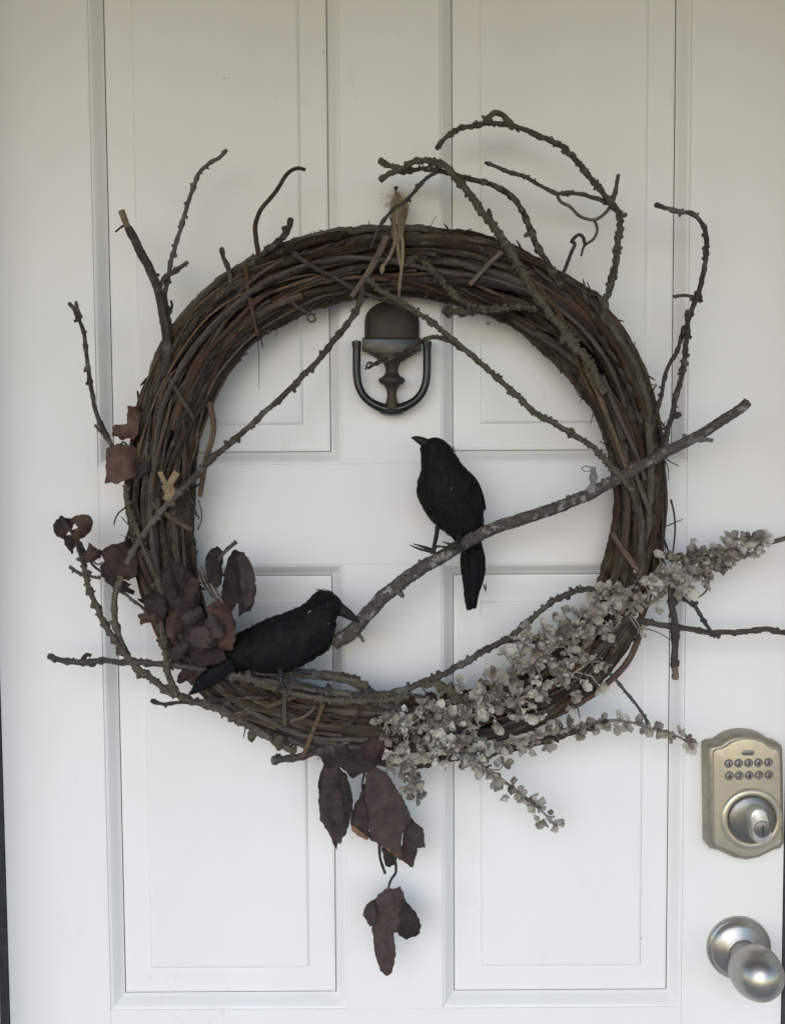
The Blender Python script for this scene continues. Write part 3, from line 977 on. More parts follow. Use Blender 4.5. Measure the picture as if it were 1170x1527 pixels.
twig([(650, 256), (632, 268), (606, 298), (586, 312), (572, 328), (562, 345), (554, 368)], 3.2, 2.6, 'twig_dark', 0.074, 0.066,
     'thin dark twig tip bending down in front of the twine loop', 0.25, (), 14)
twig([(650, 222), (658, 212), (668, 202), (690, 190), (716, 185), (746, 184), (764, 188), (786, 194), (812, 206), (838, 218), (862, 244), (888, 274), (908, 300), (924, 322), (921, 356), (918, 390), (910, 424), (902, 452), (898, 485), (904, 520)], 3.4, 5.6, 'moss', 0.055, 0.058,
     'long mossy twig arching high over the upper right of the wreath', 0.4,
     [([(722, 183), (730, 173), (742, 168), (752, 174), (766, 190)], 4.4, 5, 0.057), ([(910, 302), (917, 284), (922, 260)], 4, 3.0, 0.055), ([(723, 242), (748, 252), (782, 264), (826, 286), (860, 288), (884, 294), (912, 304)], 3, 4, 0.052), ([(878, 440), (888, 437), (896, 446), (900, 460)], 3.6, 4, 0.058), ([(926, 322), (934, 320)], 4, 3.5, 0.055)], 16, 0, 0.8, tufts=260)
twig([(830, 290), (836, 300), (850, 308), (864, 322), (884, 328), (902, 318), (912, 302)], 3.0, 3.0, 'twig', 0.05, 0.055,
     'thin wavy tendril hanging inside the upper right mossy arch', 0.12, [([(886, 328), (890, 342), (884, 356), (871, 366), (866, 382)], 2.8, 2.2, 0.05), ([(872, 366), (869, 354), (862, 350), (851, 360), (856, 364), (848, 386), (838, 414), (850, 422), (866, 432), (876, 455), (882, 470)], 3.2, 3.4, 0.054)], 0)
twig([(976, 304), (990, 309), (1010, 315), (1032, 319), (1047, 334), (1053, 358), (1051, 392), (1045, 422), (1038, 446), (1026, 474), (1024, 500), (1018, 548), (1008, 590), (996, 640), (986, 668), (965, 690)], 3.6, 4.6, 'twig', 0.058, 0.068,
     'tall twig with its tip bent sharply left, standing off the right rim', 0.3,
     [([(1003, 442), (1020, 440), (1040, 445), (1046, 450)], 2.6, 3.2, 0.057), ([(1020, 486), (1010, 520), (992, 556), (986, 590), (979, 612), (972, 640)], 3.2, 3.6, 0.056), ([(1024, 462), (1022, 478)], 3, 3, 0.057)], 11, 0, 1.1)

perch = twig([(1114, 599), (1100, 612), (1066, 634), (1030, 655), (990, 676), (950, 697), (905, 722), (868, 742), (820, 760), (775, 775), (735, 788), (705, 803), (672, 822), (632, 846), (598, 868), (566, 896), (545, 918), (526, 940), (498, 960)], 7, 11, 'grey_bark', 0.072, 0.060,
     'thick grey mottled branch slanting across the wreath, perch of the upright crow', 0.12,
     [([(1022, 661), (1040, 655), (1062, 657)], 4.4, 3.6, 0.074), ([(880, 736), (884, 718), (885, 697)], 6, 4.5, 0.072), ([(524, 944), (536, 948), (542, 957)], 4, 2.6, 0.062)], 24, 0, 0.55, 'branch', cat='branch')
twig([(905, 880), (880, 878), (858, 881), (822, 899), (790, 925), (758, 951), (720, 972), (690, 990), (650, 1010), (610, 1026), (570, 1036), (520, 1036), (470, 1028), (420, 1014)], 3.8, 6.4, 'twig', 0.062, 0.066,
     'curved twig sweeping through the lower right opening to the wreath bottom', 0.28,
     [([(735, 964), (760, 957), (790, 957), (830, 958)], 3.4, 2.8, 0.06), ([(606, 1034), (622, 1038), (634, 1040)], 3, 2.2, 0.066)], 13)
twig([(628, 1021), (650, 1019), (668, 1028), (684, 1040), (692, 1052)], 4.5, 6, 'moss', 0.068, 0.068,
     'short mossy green twig end touching the grey spray, inside lower right', 0.5, (), 7, 0, 1.2, tufts=70)
twig([(72, 978), (90, 984), (112, 988), (150, 986), (200, 988), (250, 991), (300, 998), (350, 1010), (420, 1020), (470, 1030)], 4.8, 5.5, 'twig_dark', 0.062, 0.07,
     'dark horizontal twig poking far out past the lower left rim', 0.2, [([(124, 984), (130, 977), (136, 978)], 4, 3.4)], 22)
twig([(112, 790), (118, 815), (126, 845), (133, 880), (148, 915), (168, 950), (196, 986), (235, 1020), (275, 1042), (330, 1060), (385, 1092), (440, 1120)], 3.6, 7, 'moss', 0.064, 0.066,
     'lichened twig bowing round the outside of the lower left rim', 0.34, [([(104, 845), (116, 853), (132, 859), (150, 862)], 3, 2.8, 0.062), ([(198, 995), (206, 1004), (207, 1012)], 3.5, 5, 0.062)], 11, 0, 1.0, tufts=110)
twig([(187, 722), (190, 745), (196, 772), (208, 800), (224, 838), (236, 866), (242, 900), (242, 940), (248, 985), (254, 1015), (264, 1038)], 4, 5.6, 'moss', 0.068, 0.07,
     'lichened twig hanging below the square leaf over the left rim', 0.34, [([(200, 778), (212, 812), (226, 846), (240, 864)], 2.6, 2.4, 0.074)], 10, 0, 1.0, tufts=110)
twig([(225, 1045), (246, 1050), (280, 1047), (320, 1044), (370, 1041), (400, 1040)], 3.2, 2.8, 'twig', 0.066, 0.07,
     'short thin twig tip poking out below the lower crow tail', 0.2, [([(244, 1050), (248, 1055)], 2.6, 2.2)], 20)
twig([(405, 1135), (428, 1131), (452, 1128), (480, 1120), (520, 1105)], 6.5, 6, 'twig', 0.055, 0.058,
     'blunt broken twig stub under the wreath bottom', 0.22, [([(418, 1132), (416, 1124)], 3, 2.4)], 20)
twig([(1215, 948), (1160, 942), (1140, 938), (1110, 942), (1062, 943), (1015, 936), (975, 930), (930, 920)], 4.6, 5, 'twig_dark', 0.05, 0.056,
     'dark horizontal twig leaving the picture beside the right rim', 0.16, (), 24)
twig([(1005, 1013), (1006, 992), (1007, 960), (1005, 930), (1002, 900), (998, 870)], 6.4, 6, 'twig_dark', 0.058, 0.06,
     'dark vertical twig with a pale snapped end, right of wreath', 0.16, (), 22, 20, 0.7)
twig([(1066, 950), (1058, 940), (1046, 922), (1036, 906), (1026, 896), (1008, 890)], 3.0, 4.0, 'twig_dark', 0.056, 0.06,
     'small budded twig crossing the dark horizontal one at right', 0.3, (), 9, 0, 1.2)
twig([(968, 1082), (956, 1062), (942, 1044), (928, 1026), (914, 1010), (900, 998)], 2.6, 2.6, 'twig_dark', 0.052, 0.052,
     'thin slanting twig below the lower right rim', 0.22, (), 12)
twig([(335, 985), (380, 1000), (430, 1004), (480, 1006), (520, 1014), (548, 1030), (560, 1045), (600, 1060), (650, 1078), (700, 1090)], 8, 10, 'twig', 0.060, 0.058,
     'thick dark bark covered branch along the inner bottom of the wreath', 0.24, [([(480, 1006), (510, 1012), (548, 1022)], 5, 7, 0.066)], 30, 0, 0.6, 'branch', cat='branch', tufts=60)
twig([(320, 1000), (370, 1012), (420, 1030), (480, 1042), (540, 1046), (610, 1040)], 5, 5, 'moss', 0.070, 0.070,
     'grey green lichened branch beneath the lower crow feet', 0.3, (), 18, 0, 0.8, 'branch', cat='branch', tufts=120)
twig([(620, 1140), (680, 1130), (740, 1120), (800, 1108), (850, 1094), (890, 1082), (905, 1074)], 7, 4, 'twig_dark', 0.056, 0.06,
     'dark branch running under the lower edge of the grey sprays', 0.24, (), 22, 0, 0.7, 'branch', cat='branch', tufts=60)
twig([(330, 1050), (380, 1085), (430, 1104), (480, 1118), (540, 1126)], 5.5, 5, 'twig', 0.060, 0.05,
     'twig along the lower left outer rim standing clear of the vines', 0.2, (), 24)


# ------------------------------------------------------------------ twine hanger and raffia scraps
tw = empty('twine_hanger', at(590, 285, 0), 'frayed tan jute twine looped over a nail above the wreath top', 'twine')
for i, p in enumerate(([(591, 290, 0.012), (588, 310, 0.030), (588, 335, 0.055), (590, 352, 0.070), (587, 366, 0.072), (580, 384, 0.072), (571, 398, 0.071)],
                       [(594, 292, 0.012), (596, 312, 0.032), (595, 338, 0.058), (593, 360, 0.071), (594, 380, 0.072), (597, 396, 0.071)],
                       [(598, 300, 0.014), (600, 320, 0.036), (598, 346, 0.064), (600, 370, 0.072), (599, 395, 0.073), (596, 420, 0.070), (594, 444, 0.060)],
                       [(586, 298, 0.010), (585, 318, 0.030), (586, 345, 0.055), (588, 358, 0.068)],
                       [(600, 300, 0.012), (606, 308, 0.020), (604, 324, 0.036), (599, 345, 0.064)])):
    strand('strand', p, 4.2, 2.6, 'twine', tw, 0.02, 0.07, 0.35, 0.0015, 7, i * 7.0, 0.7)
mb = MB()
lump(mb, at(570, 400, 0.073), 0.0034, 0.0026, 0.0055, Vector((0.2, 0, 1)), 4, 0, 0.3)
mb.build('knot', M['raffia'], tw)
mb = MB()
fr = random.Random(3)
for i in range(300):                          # frayed fibres
    a = fr.choice(((578, 300), (590, 290), (604, 308), (590, 315), (594, 335), (586, 305), (596, 300)))
    x, y = a[0] + fr.uniform(-7, 7), a[1] + fr.uniform(-10, 10)
    dx, dy = fr.gauss(0, 6), fr.gauss(-3, 6)
    h = max(0.004, 0.012 + (y - 290) * 0.0008)
    p0, p2 = at(x, y, h), at(x + dx, y + dy, h + fr.uniform(-0.003, 0.006))
    p1 = (p0 + p2) / 2 + Vector((fr.gauss(0, 0.0015), fr.gauss(0, 0.001), fr.gauss(0, 0.0015)))
    tube(mb, [p0, p1, p2], [0.00016, 0.00014, 0.00007], 4)
mb.build('frayed_fibres', M['fibre'], tw)['kind'] = 'stuff'
mb = MB()
lathe(mb, at(590, 288, 0), OUT, [(0.0012, 0), (0.0012, 0.020), (0.0020, 0.0202), (0.0020, 0.0215), (0.0, 0.0217)], 12)
mb.build('nail', M['iron'], tw)


def ribbon(mb, pts, w, th=0.0004, side=Vector((1, 0, 0))):
    """Flat strip along world points, bent about its own axis."""
    vs, fs = [], []
    n = len(pts)
    for i, p in enumerate(pts):
        t = (pts[min(n - 1, i + 1)] - pts[max(0, i - 1)]).normalized()
        s = t.cross(OUT)
        s = s.normalized() if s.length > 1e-4 else side
        nn = s.cross(t).normalized()
        ww = w[i] if isinstance(w, list) else w
        for u, v in ((-1, -0.3), (-0.3, 0.25), (0.4, 0.2), (1, -0.35)):
            vs.append(p + s * u * ww + nn * v * ww * 0.5)
        for u, v in ((1, -0.35), (0.4, 0.2), (-0.3, 0.25), (-1, -0.3)):
            vs.append(p + s * u * ww + nn * (v * ww * 0.5 - th))
    for i in range(n - 1):
        for j in range(8):
            k = (j + 1) % 8
            fs.append([i * 8 + j, i * 8 + k, (i + 1) * 8 + k, (i + 1) * 8 + j])
    fs.append(list(range(7, -1, -1)))
    fs.append([(n - 1) * 8 + j for j in range(8)])
    mb.add(vs, fs)


rb = empty('raffia_bow', at(250, 735, 0.07), 'small tan raffia knot tied round the left side of the wreath', 'raffia')
for p, w in (([(250, 728), (256, 716), (264, 704)], 5), ([(249, 726), (243, 715), (238, 703)], 3.4), ([(246, 722), (252, 734), (249, 746)], 6.5), ([(254, 724), (258, 732), (252, 742)], 4)):
    mb = MB(); ribbon(mb, [at(x, y, 0.0715 + 0.002 * i) for i, (x, y) in enumerate(p)], w * PXM)
    mb.build('tail', M['raffia'], rb)
mb = MB(); lump(mb, at(250, 731, 0.0735), 0.0038, 0.0024, 0.0036, Vector((0, 0, 1)), 8, 0, 0.5); mb.build('knot', M['raffia'], rb)


# ------------------------------------------------------------------ dried leaves
lrnd = random.Random(77)


def leaf(parent, outline, h, mat, curl=0.008, axis=None, seed=None, name='leaf', jag=1.3):
    """A curled dry leaf: photo outline, its own depth, bowed and rippled, with thickness."""
    seed = lrnd.uniform(0, 99) if seed is None else seed
    n = len(outline)
    # ragged edge
    edge = []
    for i in range(n):
        a, b = outline[i], outline[(i + 1) % n]
        L_ = math.hypot(b[0] - a[0], b[1] - a[1])
        m = max(1, int(L_ / 4.0))
        for k in range(m):
            t = k / m
            j = lrnd.uniform(-jag, jag) if k else 0
            nx, ny = -(b[1] - a[1]) / (L_ + 1e-6), (b[0] - a[0]) / (L_ + 1e-6)
            edge.append(Vector((a[0] + (b[0] - a[0]) * t + nx * j, a[1] + (b[1] - a[1]) * t + ny * j)))
    x0, x1 = min(p.x for p in edge), max(p.x for p in edge)
    y0, y1 = min(p.y for p in edge), max(p.y for p in edge)
    grid = []
    st = 3.2
    y = y0 + st / 2
    while y < y1:
        x = x0 + st / 2
        while x < x1:
            grid.append(Vector((x + lrnd.uniform(-.6, .6), y + lrnd.uniform(-.6, .6))))
            x += st
        y += st
    E = [(i, (i + 1) % len(edge)) for i in range(len(edge))]
    vv, ee, ff, *_ = delaunay_2d_cdt(edge + grid, E, [list(range(len(edge)))], 1, 1e-5)
    cx, cy = (x0 + x1) / 2, (y0 + y1) / 2
    if axis is None:
        axis = lrnd.uniform(0, math.pi)
    ax, ay = math.cos(axis), math.sin(axis)
    size = max(x1 - x0, y1 - y0) / 2
    vs = []
    for p in vv:
        u = ((p.x - cx) * -ay + (p.y - cy) * ax) / size
        v = ((p.x - cx) * ax + (p.y - cy) * ay) / size
        w = curl * (0.5 - 1.3 * u * u + 0.25 * v) + 0.0045 * noise.noise(Vector((p.x * 0.045, p.y * 0.045, seed))) + 0.0022 * noise.noise(Vector((p.x * 0.16, p.y * 0.16, seed)))
        w -= 0.0014 * math.exp(-(u * 13) ** 2)           # sunken midrib, then side veins running up from it
        fv = (v * 3.2 - abs(u) * 1.9 + seed) % 1.0
        w -= 0.0008 * math.exp(-((fv - 0.5) * 9) ** 2) * min(1.0, abs(u) * 6)
        w += 0.0035 * noise.noise(Vector((p.x * 0.09, p.y * 0.09, seed + 40))) * min(1.0, u * u * 2.2)
        w -= curl * 0.55 * u ** 4
        vs.append(at(p.x, p.y, max(0.004, h + w)))
    mb = MB()
    mb.add(vs, [list(f) for f in ff])
    ob = mb.build(name, M[mat], parent)
    so = ob.modifiers.new('thickness', 'SOLIDIFY')
    so.thickness = 0.0005
    so.offset = 0
    return ob


def stalk(parent, path, r0, r1, h, mat='twig_dark', name='stalk'):
    return strand(name, path, r0, r1, mat, parent, h, None, 0.25, 0.0018, 7, lrnd.uniform(0, 50))


g_leaf = 'dried leaf sprigs on the wreath'
s1 = empty('leaf_sprig', at(190, 665, 0.06), 'two squarish purple brown dried leaves on the upper left rim', 'dried leaves', g_leaf)
leaf(s1, [(190, 605), (199, 607), (208, 604), (209, 615), (208, 628), (207, 642), (200, 656), (192, 653), (183, 657), (176, 651), (168, 651), (167, 638), (171, 633), (180, 633), (190, 631)], 0.066, 'leaf_red', 0.007, 0.4)
leaf(s1, [(160, 668), (170, 664), (180, 661), (192, 664), (206, 668), (209, 682), (208, 697), (202, 712), (190, 715), (176, 722), (166, 719), (156, 721), (158, 700), (158, 685)], 0.067, 'leaf_red', 0.010, 1.5)
leaf(s1, [(206, 690), (216, 686), (226, 690), (224, 702), (212, 708), (206, 716), (204, 704)], 0.070, 'leaf', 0.006)
stalk(s1, [(178, 664), (184, 659), (190, 664)], 1.6, 1.3, 0.068)
stalk(s1, [(207, 618), (213, 617), (215, 623), (211, 628)], 1.2, 0.9, 0.066)

s2 = empty('leaf_sprig', at(150, 830, 0.06), 'sprig of curled russet leaves reaching out at the left edge', 'dried leaves', g_leaf)
leaf(s2, [(80, 792), (79, 783), (84, 775), (94, 771), (104, 773), (112, 778), (108, 788), (100, 796), (94, 804), (85, 800)], 0.062, 'leaf_red', 0.006, 0.3)
leaf(s2, [(100, 776), (112, 769), (123, 767), (134, 769), (139, 779), (136, 790), (126, 801), (114, 806), (108, 798), (116, 786), (107, 779)], 0.064, 'leaf_red', 0.008, 2.2)
leaf(s2, [(94, 800), (104, 797), (114, 803), (113, 812), (107, 827), (102, 820), (96, 812)], 0.060, 'leaf', 0.006)
leaf(s2, [(132, 809), (142, 816), (153, 822), (150, 832), (138, 838), (122, 840), (120, 832), (128, 826)], 0.064, 'leaf_red', 0.006)
leaf(s2, [(150, 822), (164, 813), (180, 809), (196, 802), (207, 806), (207, 836), (204, 858), (192, 866), (178, 862), (164, 866), (152, 858), (149, 846), (156, 836)], 0.066, 'leaf_red', 0.010, 0.7)
leaf(s2, [(150, 856), (168, 860), (184, 866), (196, 871), (191, 876), (201, 881), (199, 887), (186, 882), (174, 880), (160, 870)], 0.064, 'leaf', 0.006)
leaf(s2, [(205, 917), (214, 914), (226, 908), (240, 904), (242, 926), (230, 929), (218, 929), (210, 933), (209, 924)], 0.070, 'leaf_red', 0.006)
stalk(s2, [(90, 770), (100, 784), (112, 802), (118, 822), (128, 846)], 2.6, 3.0, 0.068)
stalk(s2, [(120, 808), (124, 818), (138, 842), (150, 852)], 2.0, 1.8, 0.062)
stalk(s2, [(138, 836), (146, 842), (154, 838)], 1.4, 1.2, 0.066)

s3 = empty('leaf_sprig', at(290, 900, 0.07), 'dark curled leaves heaped on the left rim behind the lower crow', 'dried leaves', g_leaf)
leaf(s3, [(348, 820), (364, 823), (366, 830), (372, 837), (374, 847), (379, 858), (377, 866), (382, 876), (379, 898), (374, 911), (365, 913), (356, 920), (355, 900), (346, 903), (336, 912), (331, 896), (331, 874), (335, 850), (340, 832)], 0.072, 'leaf', 0.014, 1.35)
leaf(s3, [(352, 830), (364, 824), (373, 838), (380, 860), (382, 878), (378, 900), (366, 908), (360, 880), (358, 852)], 0.082, 'leaf', 0.012, 1.5)
leaf(s3, [(323, 814), (328, 818), (333, 823), (331, 848), (333, 858), (329, 872), (322, 878), (315, 868), (310, 872), (307, 850), (309, 830), (316, 820)], 0.076, 'leaf', 0.012, 1.7)
leaf(s3, [(306, 908), (316, 898), (326, 893), (334, 902), (350, 894), (352, 903), (345, 912), (350, 934), (351, 952), (347, 969), (336, 970), (323, 974), (318, 952), (306, 934), (310, 920)], 0.082, 'leaf_red', 0.012, 0.5)
leaf(s3, [(273, 922), (288, 914), (303, 917), (313, 934), (320, 945), (318, 962), (303, 972), (294, 976), (282, 979), (275, 965), (273, 945)], 0.080, 'leaf', 0.010, 1.0)
leaf(s3, [(242, 848), (256, 838), (272, 840), (288, 856), (296, 876), (296, 902), (286, 922), (268, 920), (250, 900), (243, 872)], 0.078, 'leaf', 0.010, 0.9)
leaf(s3, [(262, 905), (282, 898), (300, 906), (306, 925), (292, 935), (272, 930)], 0.084, 'leaf', 0.010, 2.3)
leaf(s3, [(284, 975), (300, 968), (318, 962), (334, 970), (338, 984), (318, 992), (298, 994), (286, 988)], 0.080, 'leaf_red', 0.008, 0.2)
leaf(s3, [(272, 998), (284, 992), (302, 997), (310, 1004), (300, 1016), (288, 1023), (277, 1015), (268, 1020), (263, 1017), (265, 1008)], 0.060, 'leaf_red', 0.008, 2.4)
leaf(s3, [(215, 890), (228, 880), (244, 890), (250, 910), (242, 930), (226, 925), (216, 908)], 0.076, 'leaf', 0.008)
leaf(s3, [(330, 912), (346, 916), (352, 930), (348, 948), (336, 940)], 0.074, 'leaf', 0.010)
for q, (cx_, cy_, rx_, ry_, hh, aa) in enumerate(((262, 930, 17, 26, 0.078, 0.5), (300, 952, 24, 16, 0.090, 0.2), (320, 935, 14, 20, 0.090, -0.4), (285, 885, 14, 24, 0.086, 0.3), (252, 872, 12, 22, 0.083, -0.3), (270, 968, 14, 20, 0.074, 0.7))):
    ol = []
    for i in range(13):
        a = 2 * math.pi * i / 13
        f = 1 + lrnd.uniform(-0.28, 0.22) + (0.25 if i == 0 else 0)
        ex, ey = rx_ * f * math.cos(a), ry_ * f * math.sin(a)
        ol.append((cx_ + ex * math.cos(aa) - ey * math.sin(aa), cy_ + ex * math.sin(aa) + ey * math.cos(aa)))
    leaf(s3, ol, hh, 'leaf' if q % 3 else 'leaf_red', 0.014, aa + 1.57)
stalk(s3, [(352, 808), (345, 814), (334, 824), (326, 836)], 3.6, 2.2, 0.084)
stalk(s3, [(330, 822), (318, 818), (308, 830), (306, 848)], 1.2, 0.9, 0.078)
stalk(s3, [(328, 826), (318, 826), (312, 838), (311, 856)], 1.1, 0.8, 0.076)
for p in ([(300, 846), (310, 862), (322, 880), (332, 898)], [(296, 850), (304, 870), (318, 892)], [(304, 858), (318, 886), (326, 900)]):
    stalk(s3, p, 1.6, 1.4, 0.074, 'vine_tan', 'stem_fibre')

s4 = empty('leaf_sprig', at(555, 1130, 0.05), 'cluster of dark purple leaves hanging under the wreath bottom', 'dried leaves', g_leaf)
leaf(s4, [(474, 1112), (500, 1106), (530, 1110), (556, 1104), (580, 1112), (586, 1130), (582, 1146), (562, 1142), (548, 1150), (526, 1161), (516, 1150), (500, 1142), (484, 1146), (478, 1130)], 0.058, 'leaf', 0.010, 0.2)
leaf(s4, [(540, 1096), (560, 1092), (576, 1100), (580, 1124), (576, 1142), (556, 1138), (542, 1122)], 0.066, 'leaf_red', 0.008)
leaf(s4, [(482, 1146), (491, 1140), (505, 1143), (518, 1158), (523, 1176), (526, 1196), (522, 1222), (515, 1246), (510, 1250), (508, 1259), (504, 1257), (502, 1268), (495, 1254), (490, 1242), (477, 1224), (474, 1194), (477, 1164)], 0.046, 'leaf', 0.014, 1.5)
leaf(s4, [(505, 1146), (517, 1158), (525, 1184), (526, 1206), (518, 1236), (512, 1212), (508, 1176)], 0.054, 'leaf', 0.010, 1.5)
leaf(s4, [(546, 1149), (560, 1144), (577, 1152), (590, 1176), (607, 1203), (613, 1220), (602, 1240), (598, 1258), (597, 1282), (584, 1271), (570, 1262), (560, 1256), (553, 1254), (549, 1220), (543, 1184)], 0.056, 'leaf', 0.016, 1.2)
leaf(s4, [(543, 1168), (548, 1190), (549, 1222), (552, 1252), (537, 1246), (524, 1238), (522, 1224), (528, 1202), (536, 1188)], 0.046, 'leaf', 0.010, 1.4)
leaf(s4, [(524, 1230), (536, 1239), (550, 1246), (548, 1253), (536, 1248), (525, 1240)], 0.053, 'leaf_tan', 0.003, 0.4)
leaf(s4, [(572, 1264), (584, 1264), (597, 1262), (598, 1284), (586, 1274)], 0.064, 'leaf_tan', 0.003, 0.4)
leaf(s4, [(604, 1218), (613, 1220), (622, 1229), (631, 1236), (632, 1250), (634, 1264), (622, 1265), (619, 1280), (615, 1294), (604, 1287), (597, 1280), (600, 1250)], 0.050, 'leaf', 0.010, 0.8)
leaf(s4, [(569, 1262), (580, 1268), (592, 1277), (588, 1290), (581, 1294), (575, 1292), (571, 1278)], 0.046, 'leaf', 0.006)
leaf(s4, [(558, 1341), (567, 1332), (577, 1325), (588, 1326), (597, 1322), (602, 1336), (606, 1347), (606, 1380), (596, 1393), (587, 1391), (588, 1406), (590, 1422), (588, 1438), (584, 1451), (577, 1456), (566, 1448), (561, 1430), (558, 1411), (554, 1384), (556, 1360)], 0.040, 'leaf', 0.012, 1.5)
leaf(s4, [(602, 1344), (612, 1352), (621, 1363), (628, 1380), (626, 1392), (620, 1397), (613, 1398), (606, 1402), (594, 1395), (592, 1372)], 0.046, 'leaf', 0.010, 1.1)
leaf(s4, [(558, 1342), (562, 1362), (558, 1380), (552, 1382), (546, 1372), (541, 1366), (544, 1354), (550, 1346)], 0.046, 'leaf', 0.008, 1.2)
stalk(s4, [(588, 1276), (590, 1292), (590, 1302), (583, 1312), (578, 1328)], 2.2, 1.8, 0.046)
stalk(s4, [(566, 1256), (566, 1276), (570, 1292), (574, 1303)], 2.4, 2.2, 0.044)
stalk(s4, [(484, 1142), (478, 1156), (475, 1172), (478, 1184)], 1.5, 1.2, 0.050)
stalk(s4, [(545, 1150), (541, 1162), (540, 1176), (545, 1188)], 1.6, 1.3, 0.052)


# ------------------------------------------------------------------ grey felted sprays
grnd = random.Random(9)


def petal(mb, base, d, up, L_, W_, cup, mi=0):
    """Round spoon shaped leaf, 4 x 3 cells, cupped, both faces."""
    s = d.cross(up).normalized()
    up = s.cross(d).normalized()
    vs, fs = [], []
    prof = [0.22, 0.75, 1.0, 0.82, 0.30]
    for i in range(5):
        u = i / 4
        for j in range(4):
            v = j / 1.5 - 1
            w = W_ * prof[i] * v
            vs.append(base + d * (L_ * u - 0.12 * L_ * v * v * (1 if i == 4 else 0)) + s * w + up * (cup * (v * v * prof[i] + 1.1 * u * u) * W_))
    for i in range(4):
        for j in range(3):
            fs.append([i * 4 + j, i * 4 + j + 1, (i + 1) * 4 + j + 1, (i + 1) * 4 + j])
    mb.add(vs, fs, None, mi)


FLORETS = []
for q in range(9):
    mb = MB()
    npet = 4 + q % 3
    a0 = grnd.uniform(0, 6)
    for i in range(npet):
        a = a0 + 2 * math.pi * i / npet + grnd.uniform(-0.35, 0.35)
        tilt = grnd.uniform(0.15, 1.0)
        d = Vector((math.cos(a) * math.cos(tilt), math.sin(a) * math.cos(tilt), math.sin(tilt)))
        L_ = grnd.uniform(0.0052, 0.0122)
        petal(mb, Vector((0, 0, 0)) + d * 0.0006, d, Vector((0, 0, 1)), L_, L_ * grnd.uniform(0.34, 0.50), grnd.uniform(0.3, 1.0))
    lump(mb, Vector((0, 0, 0.0006)), 0.0014, 0.0014, 0.0018, Vector((0, 0, 1)), q)
    for i in range(q % 3):
        d = Vector((grnd.uniform(-1, 1), grnd.uniform(-1, 1), 0.6)).normalized()
        lump(mb, d * 0.0045, 0.0020, 0.0020, 0.0027, d, q * 3 + i, 0, 0.5)
    for m in ('felt', 'felt_pale', 'felt_brown'):
        me, _ = mb.mesh('floret_' + m, M[m], True, Vector((0, 0, 0)))
        FLORETS.append(me)


def spray(path, label, count, w0, w1, h0, h1, r0=3.0, r1=1.6, scale=(0.65, 1.2), pale=0.3, stem='felt_stem', depth=0.012, start=0.0):
    n = len(path)
    full = [(p[0], p[1], h0 + (h1 - h0) * i / (n - 1)) for i, p in enumerate(path)]
    sm = crom(full, 10)
    pts = [at(*q) for q in sm]
    rad = [(r0 + (r1 - r0) * i / (len(pts) - 1)) * PXM for i in range(len(pts))]
    pts, rad = resample(pts, rad, 0.003)
    mb = MB(); tube(mb, pts, rad, 7, 0.25, grnd.uniform(0, 50))
    t = empty('grey_spray', pts[0], label, 'dried flowers', 'grey felted flower sprays')
    mb.build('stem', M[stem], t)
    for i in range(count):
        u = start + (1 - start) * (i + grnd.random()) / count
        k = min(len(pts) - 2, int(u * (len(pts) - 1)))
        tg = (pts[k + 1] - pts[k]).normalized()
        w = (w0 + (w1 - w0) * u) * PXM
        sd_ = tg.cross(OUT).normalized()
        o = grnd.gauss(0, 0.5)
        o = max(-1.15, min(1.15, o))
        dp = grnd.uniform(-0.3, 1.0) * depth * math.sqrt(max(0.05, 1 - min(1, o * o)))
        p = pts[k] + sd_ * o * w + OUT * dp
        if p.y > -0.008:
            p.y = -0.008
        v_ = grnd.random()
        fl = grnd.randrange(9) * 3 + (1 if v_ < pale else 2 if v_ > 0.88 else 0)
        ob = link('floret', FLORETS[fl], p, t)
        face = (OUT * 0.9 + sd_ * o * 1.2 + tg * grnd.uniform(0.0, 0.9) + Vector((grnd.uniform(-.7, .7), grnd.uniform(-.5, .4), grnd.uniform(-.7, .7)))).normalized()
        q = face.to_track_quat('Z', 'Y')
        ob.rotation_mode = 'QUATERNION'
        ob.rotation_quaternion = q @ Vector((0, 0, 1)).rotation_difference(Vector((0, 0, 1))) @ Matrix.Rotation(grnd.uniform(0, 6.28), 3, 'Z').to_quaternion()
        s = grnd.uniform(*scale)
        ob.scale = (s, s, s)
        if abs(o) * w > 0.007 and grnd.random() < 0.55:          # short side stalk from the stem to the floret
            m2 = MB()
            tube(m2, [pts[max(0, k - 3)], (pts[k] + p) / 2 + OUT * 0.001, p], [0.0010, 0.0009, 0.0008], 5, 0.1, i)
            m2.build('side_stem', M[stem], t)
    return t


spray([(570, 1098), (620, 1088), (668, 1072), (712, 1046), (752, 1016), (800, 982), (846, 950), (892, 922), (940, 890)], 'widest grey felted spray filling the lower right of the wreath', 112, 26, 50, 0.062, 0.066, 4, 3)
spray([(640, 1082), (700, 1068), (760, 1048), (810, 1026), (858, 1002), (890, 976)], 'grey spray along the lower right rim under the widest spray', 74, 32, 38, 0.066, 0.066)
spray([(880, 925), (930, 884), (972, 856), (1012, 840), (1048, 826), (1090, 818), (1124, 808), (1138, 800)], 'grey spray whose pale tip reaches toward the right edge of the door', 66, 34, 9, 0.066, 0.058, 3.4, 1.6, (0.8, 1.2), 0.25)
spray([(960, 905), (1000, 880), (1030, 862), (1062, 848), (1092, 838)], 'short grey spray just below the one reaching right', 26, 20, 7, 0.062, 0.055, 2.6, 1.5)
spray([(680, 1122), (740, 1110), (800, 1098), (850, 1086), (892, 1076), (932, 1076), (968, 1086), (1000, 1094), (1036, 1112)], 'long thin grey spray ending beside the keypad lock', 46, 20, 5, 0.060, 0.045, 3.2, 1.6, (0.7, 1.05), 0.25)
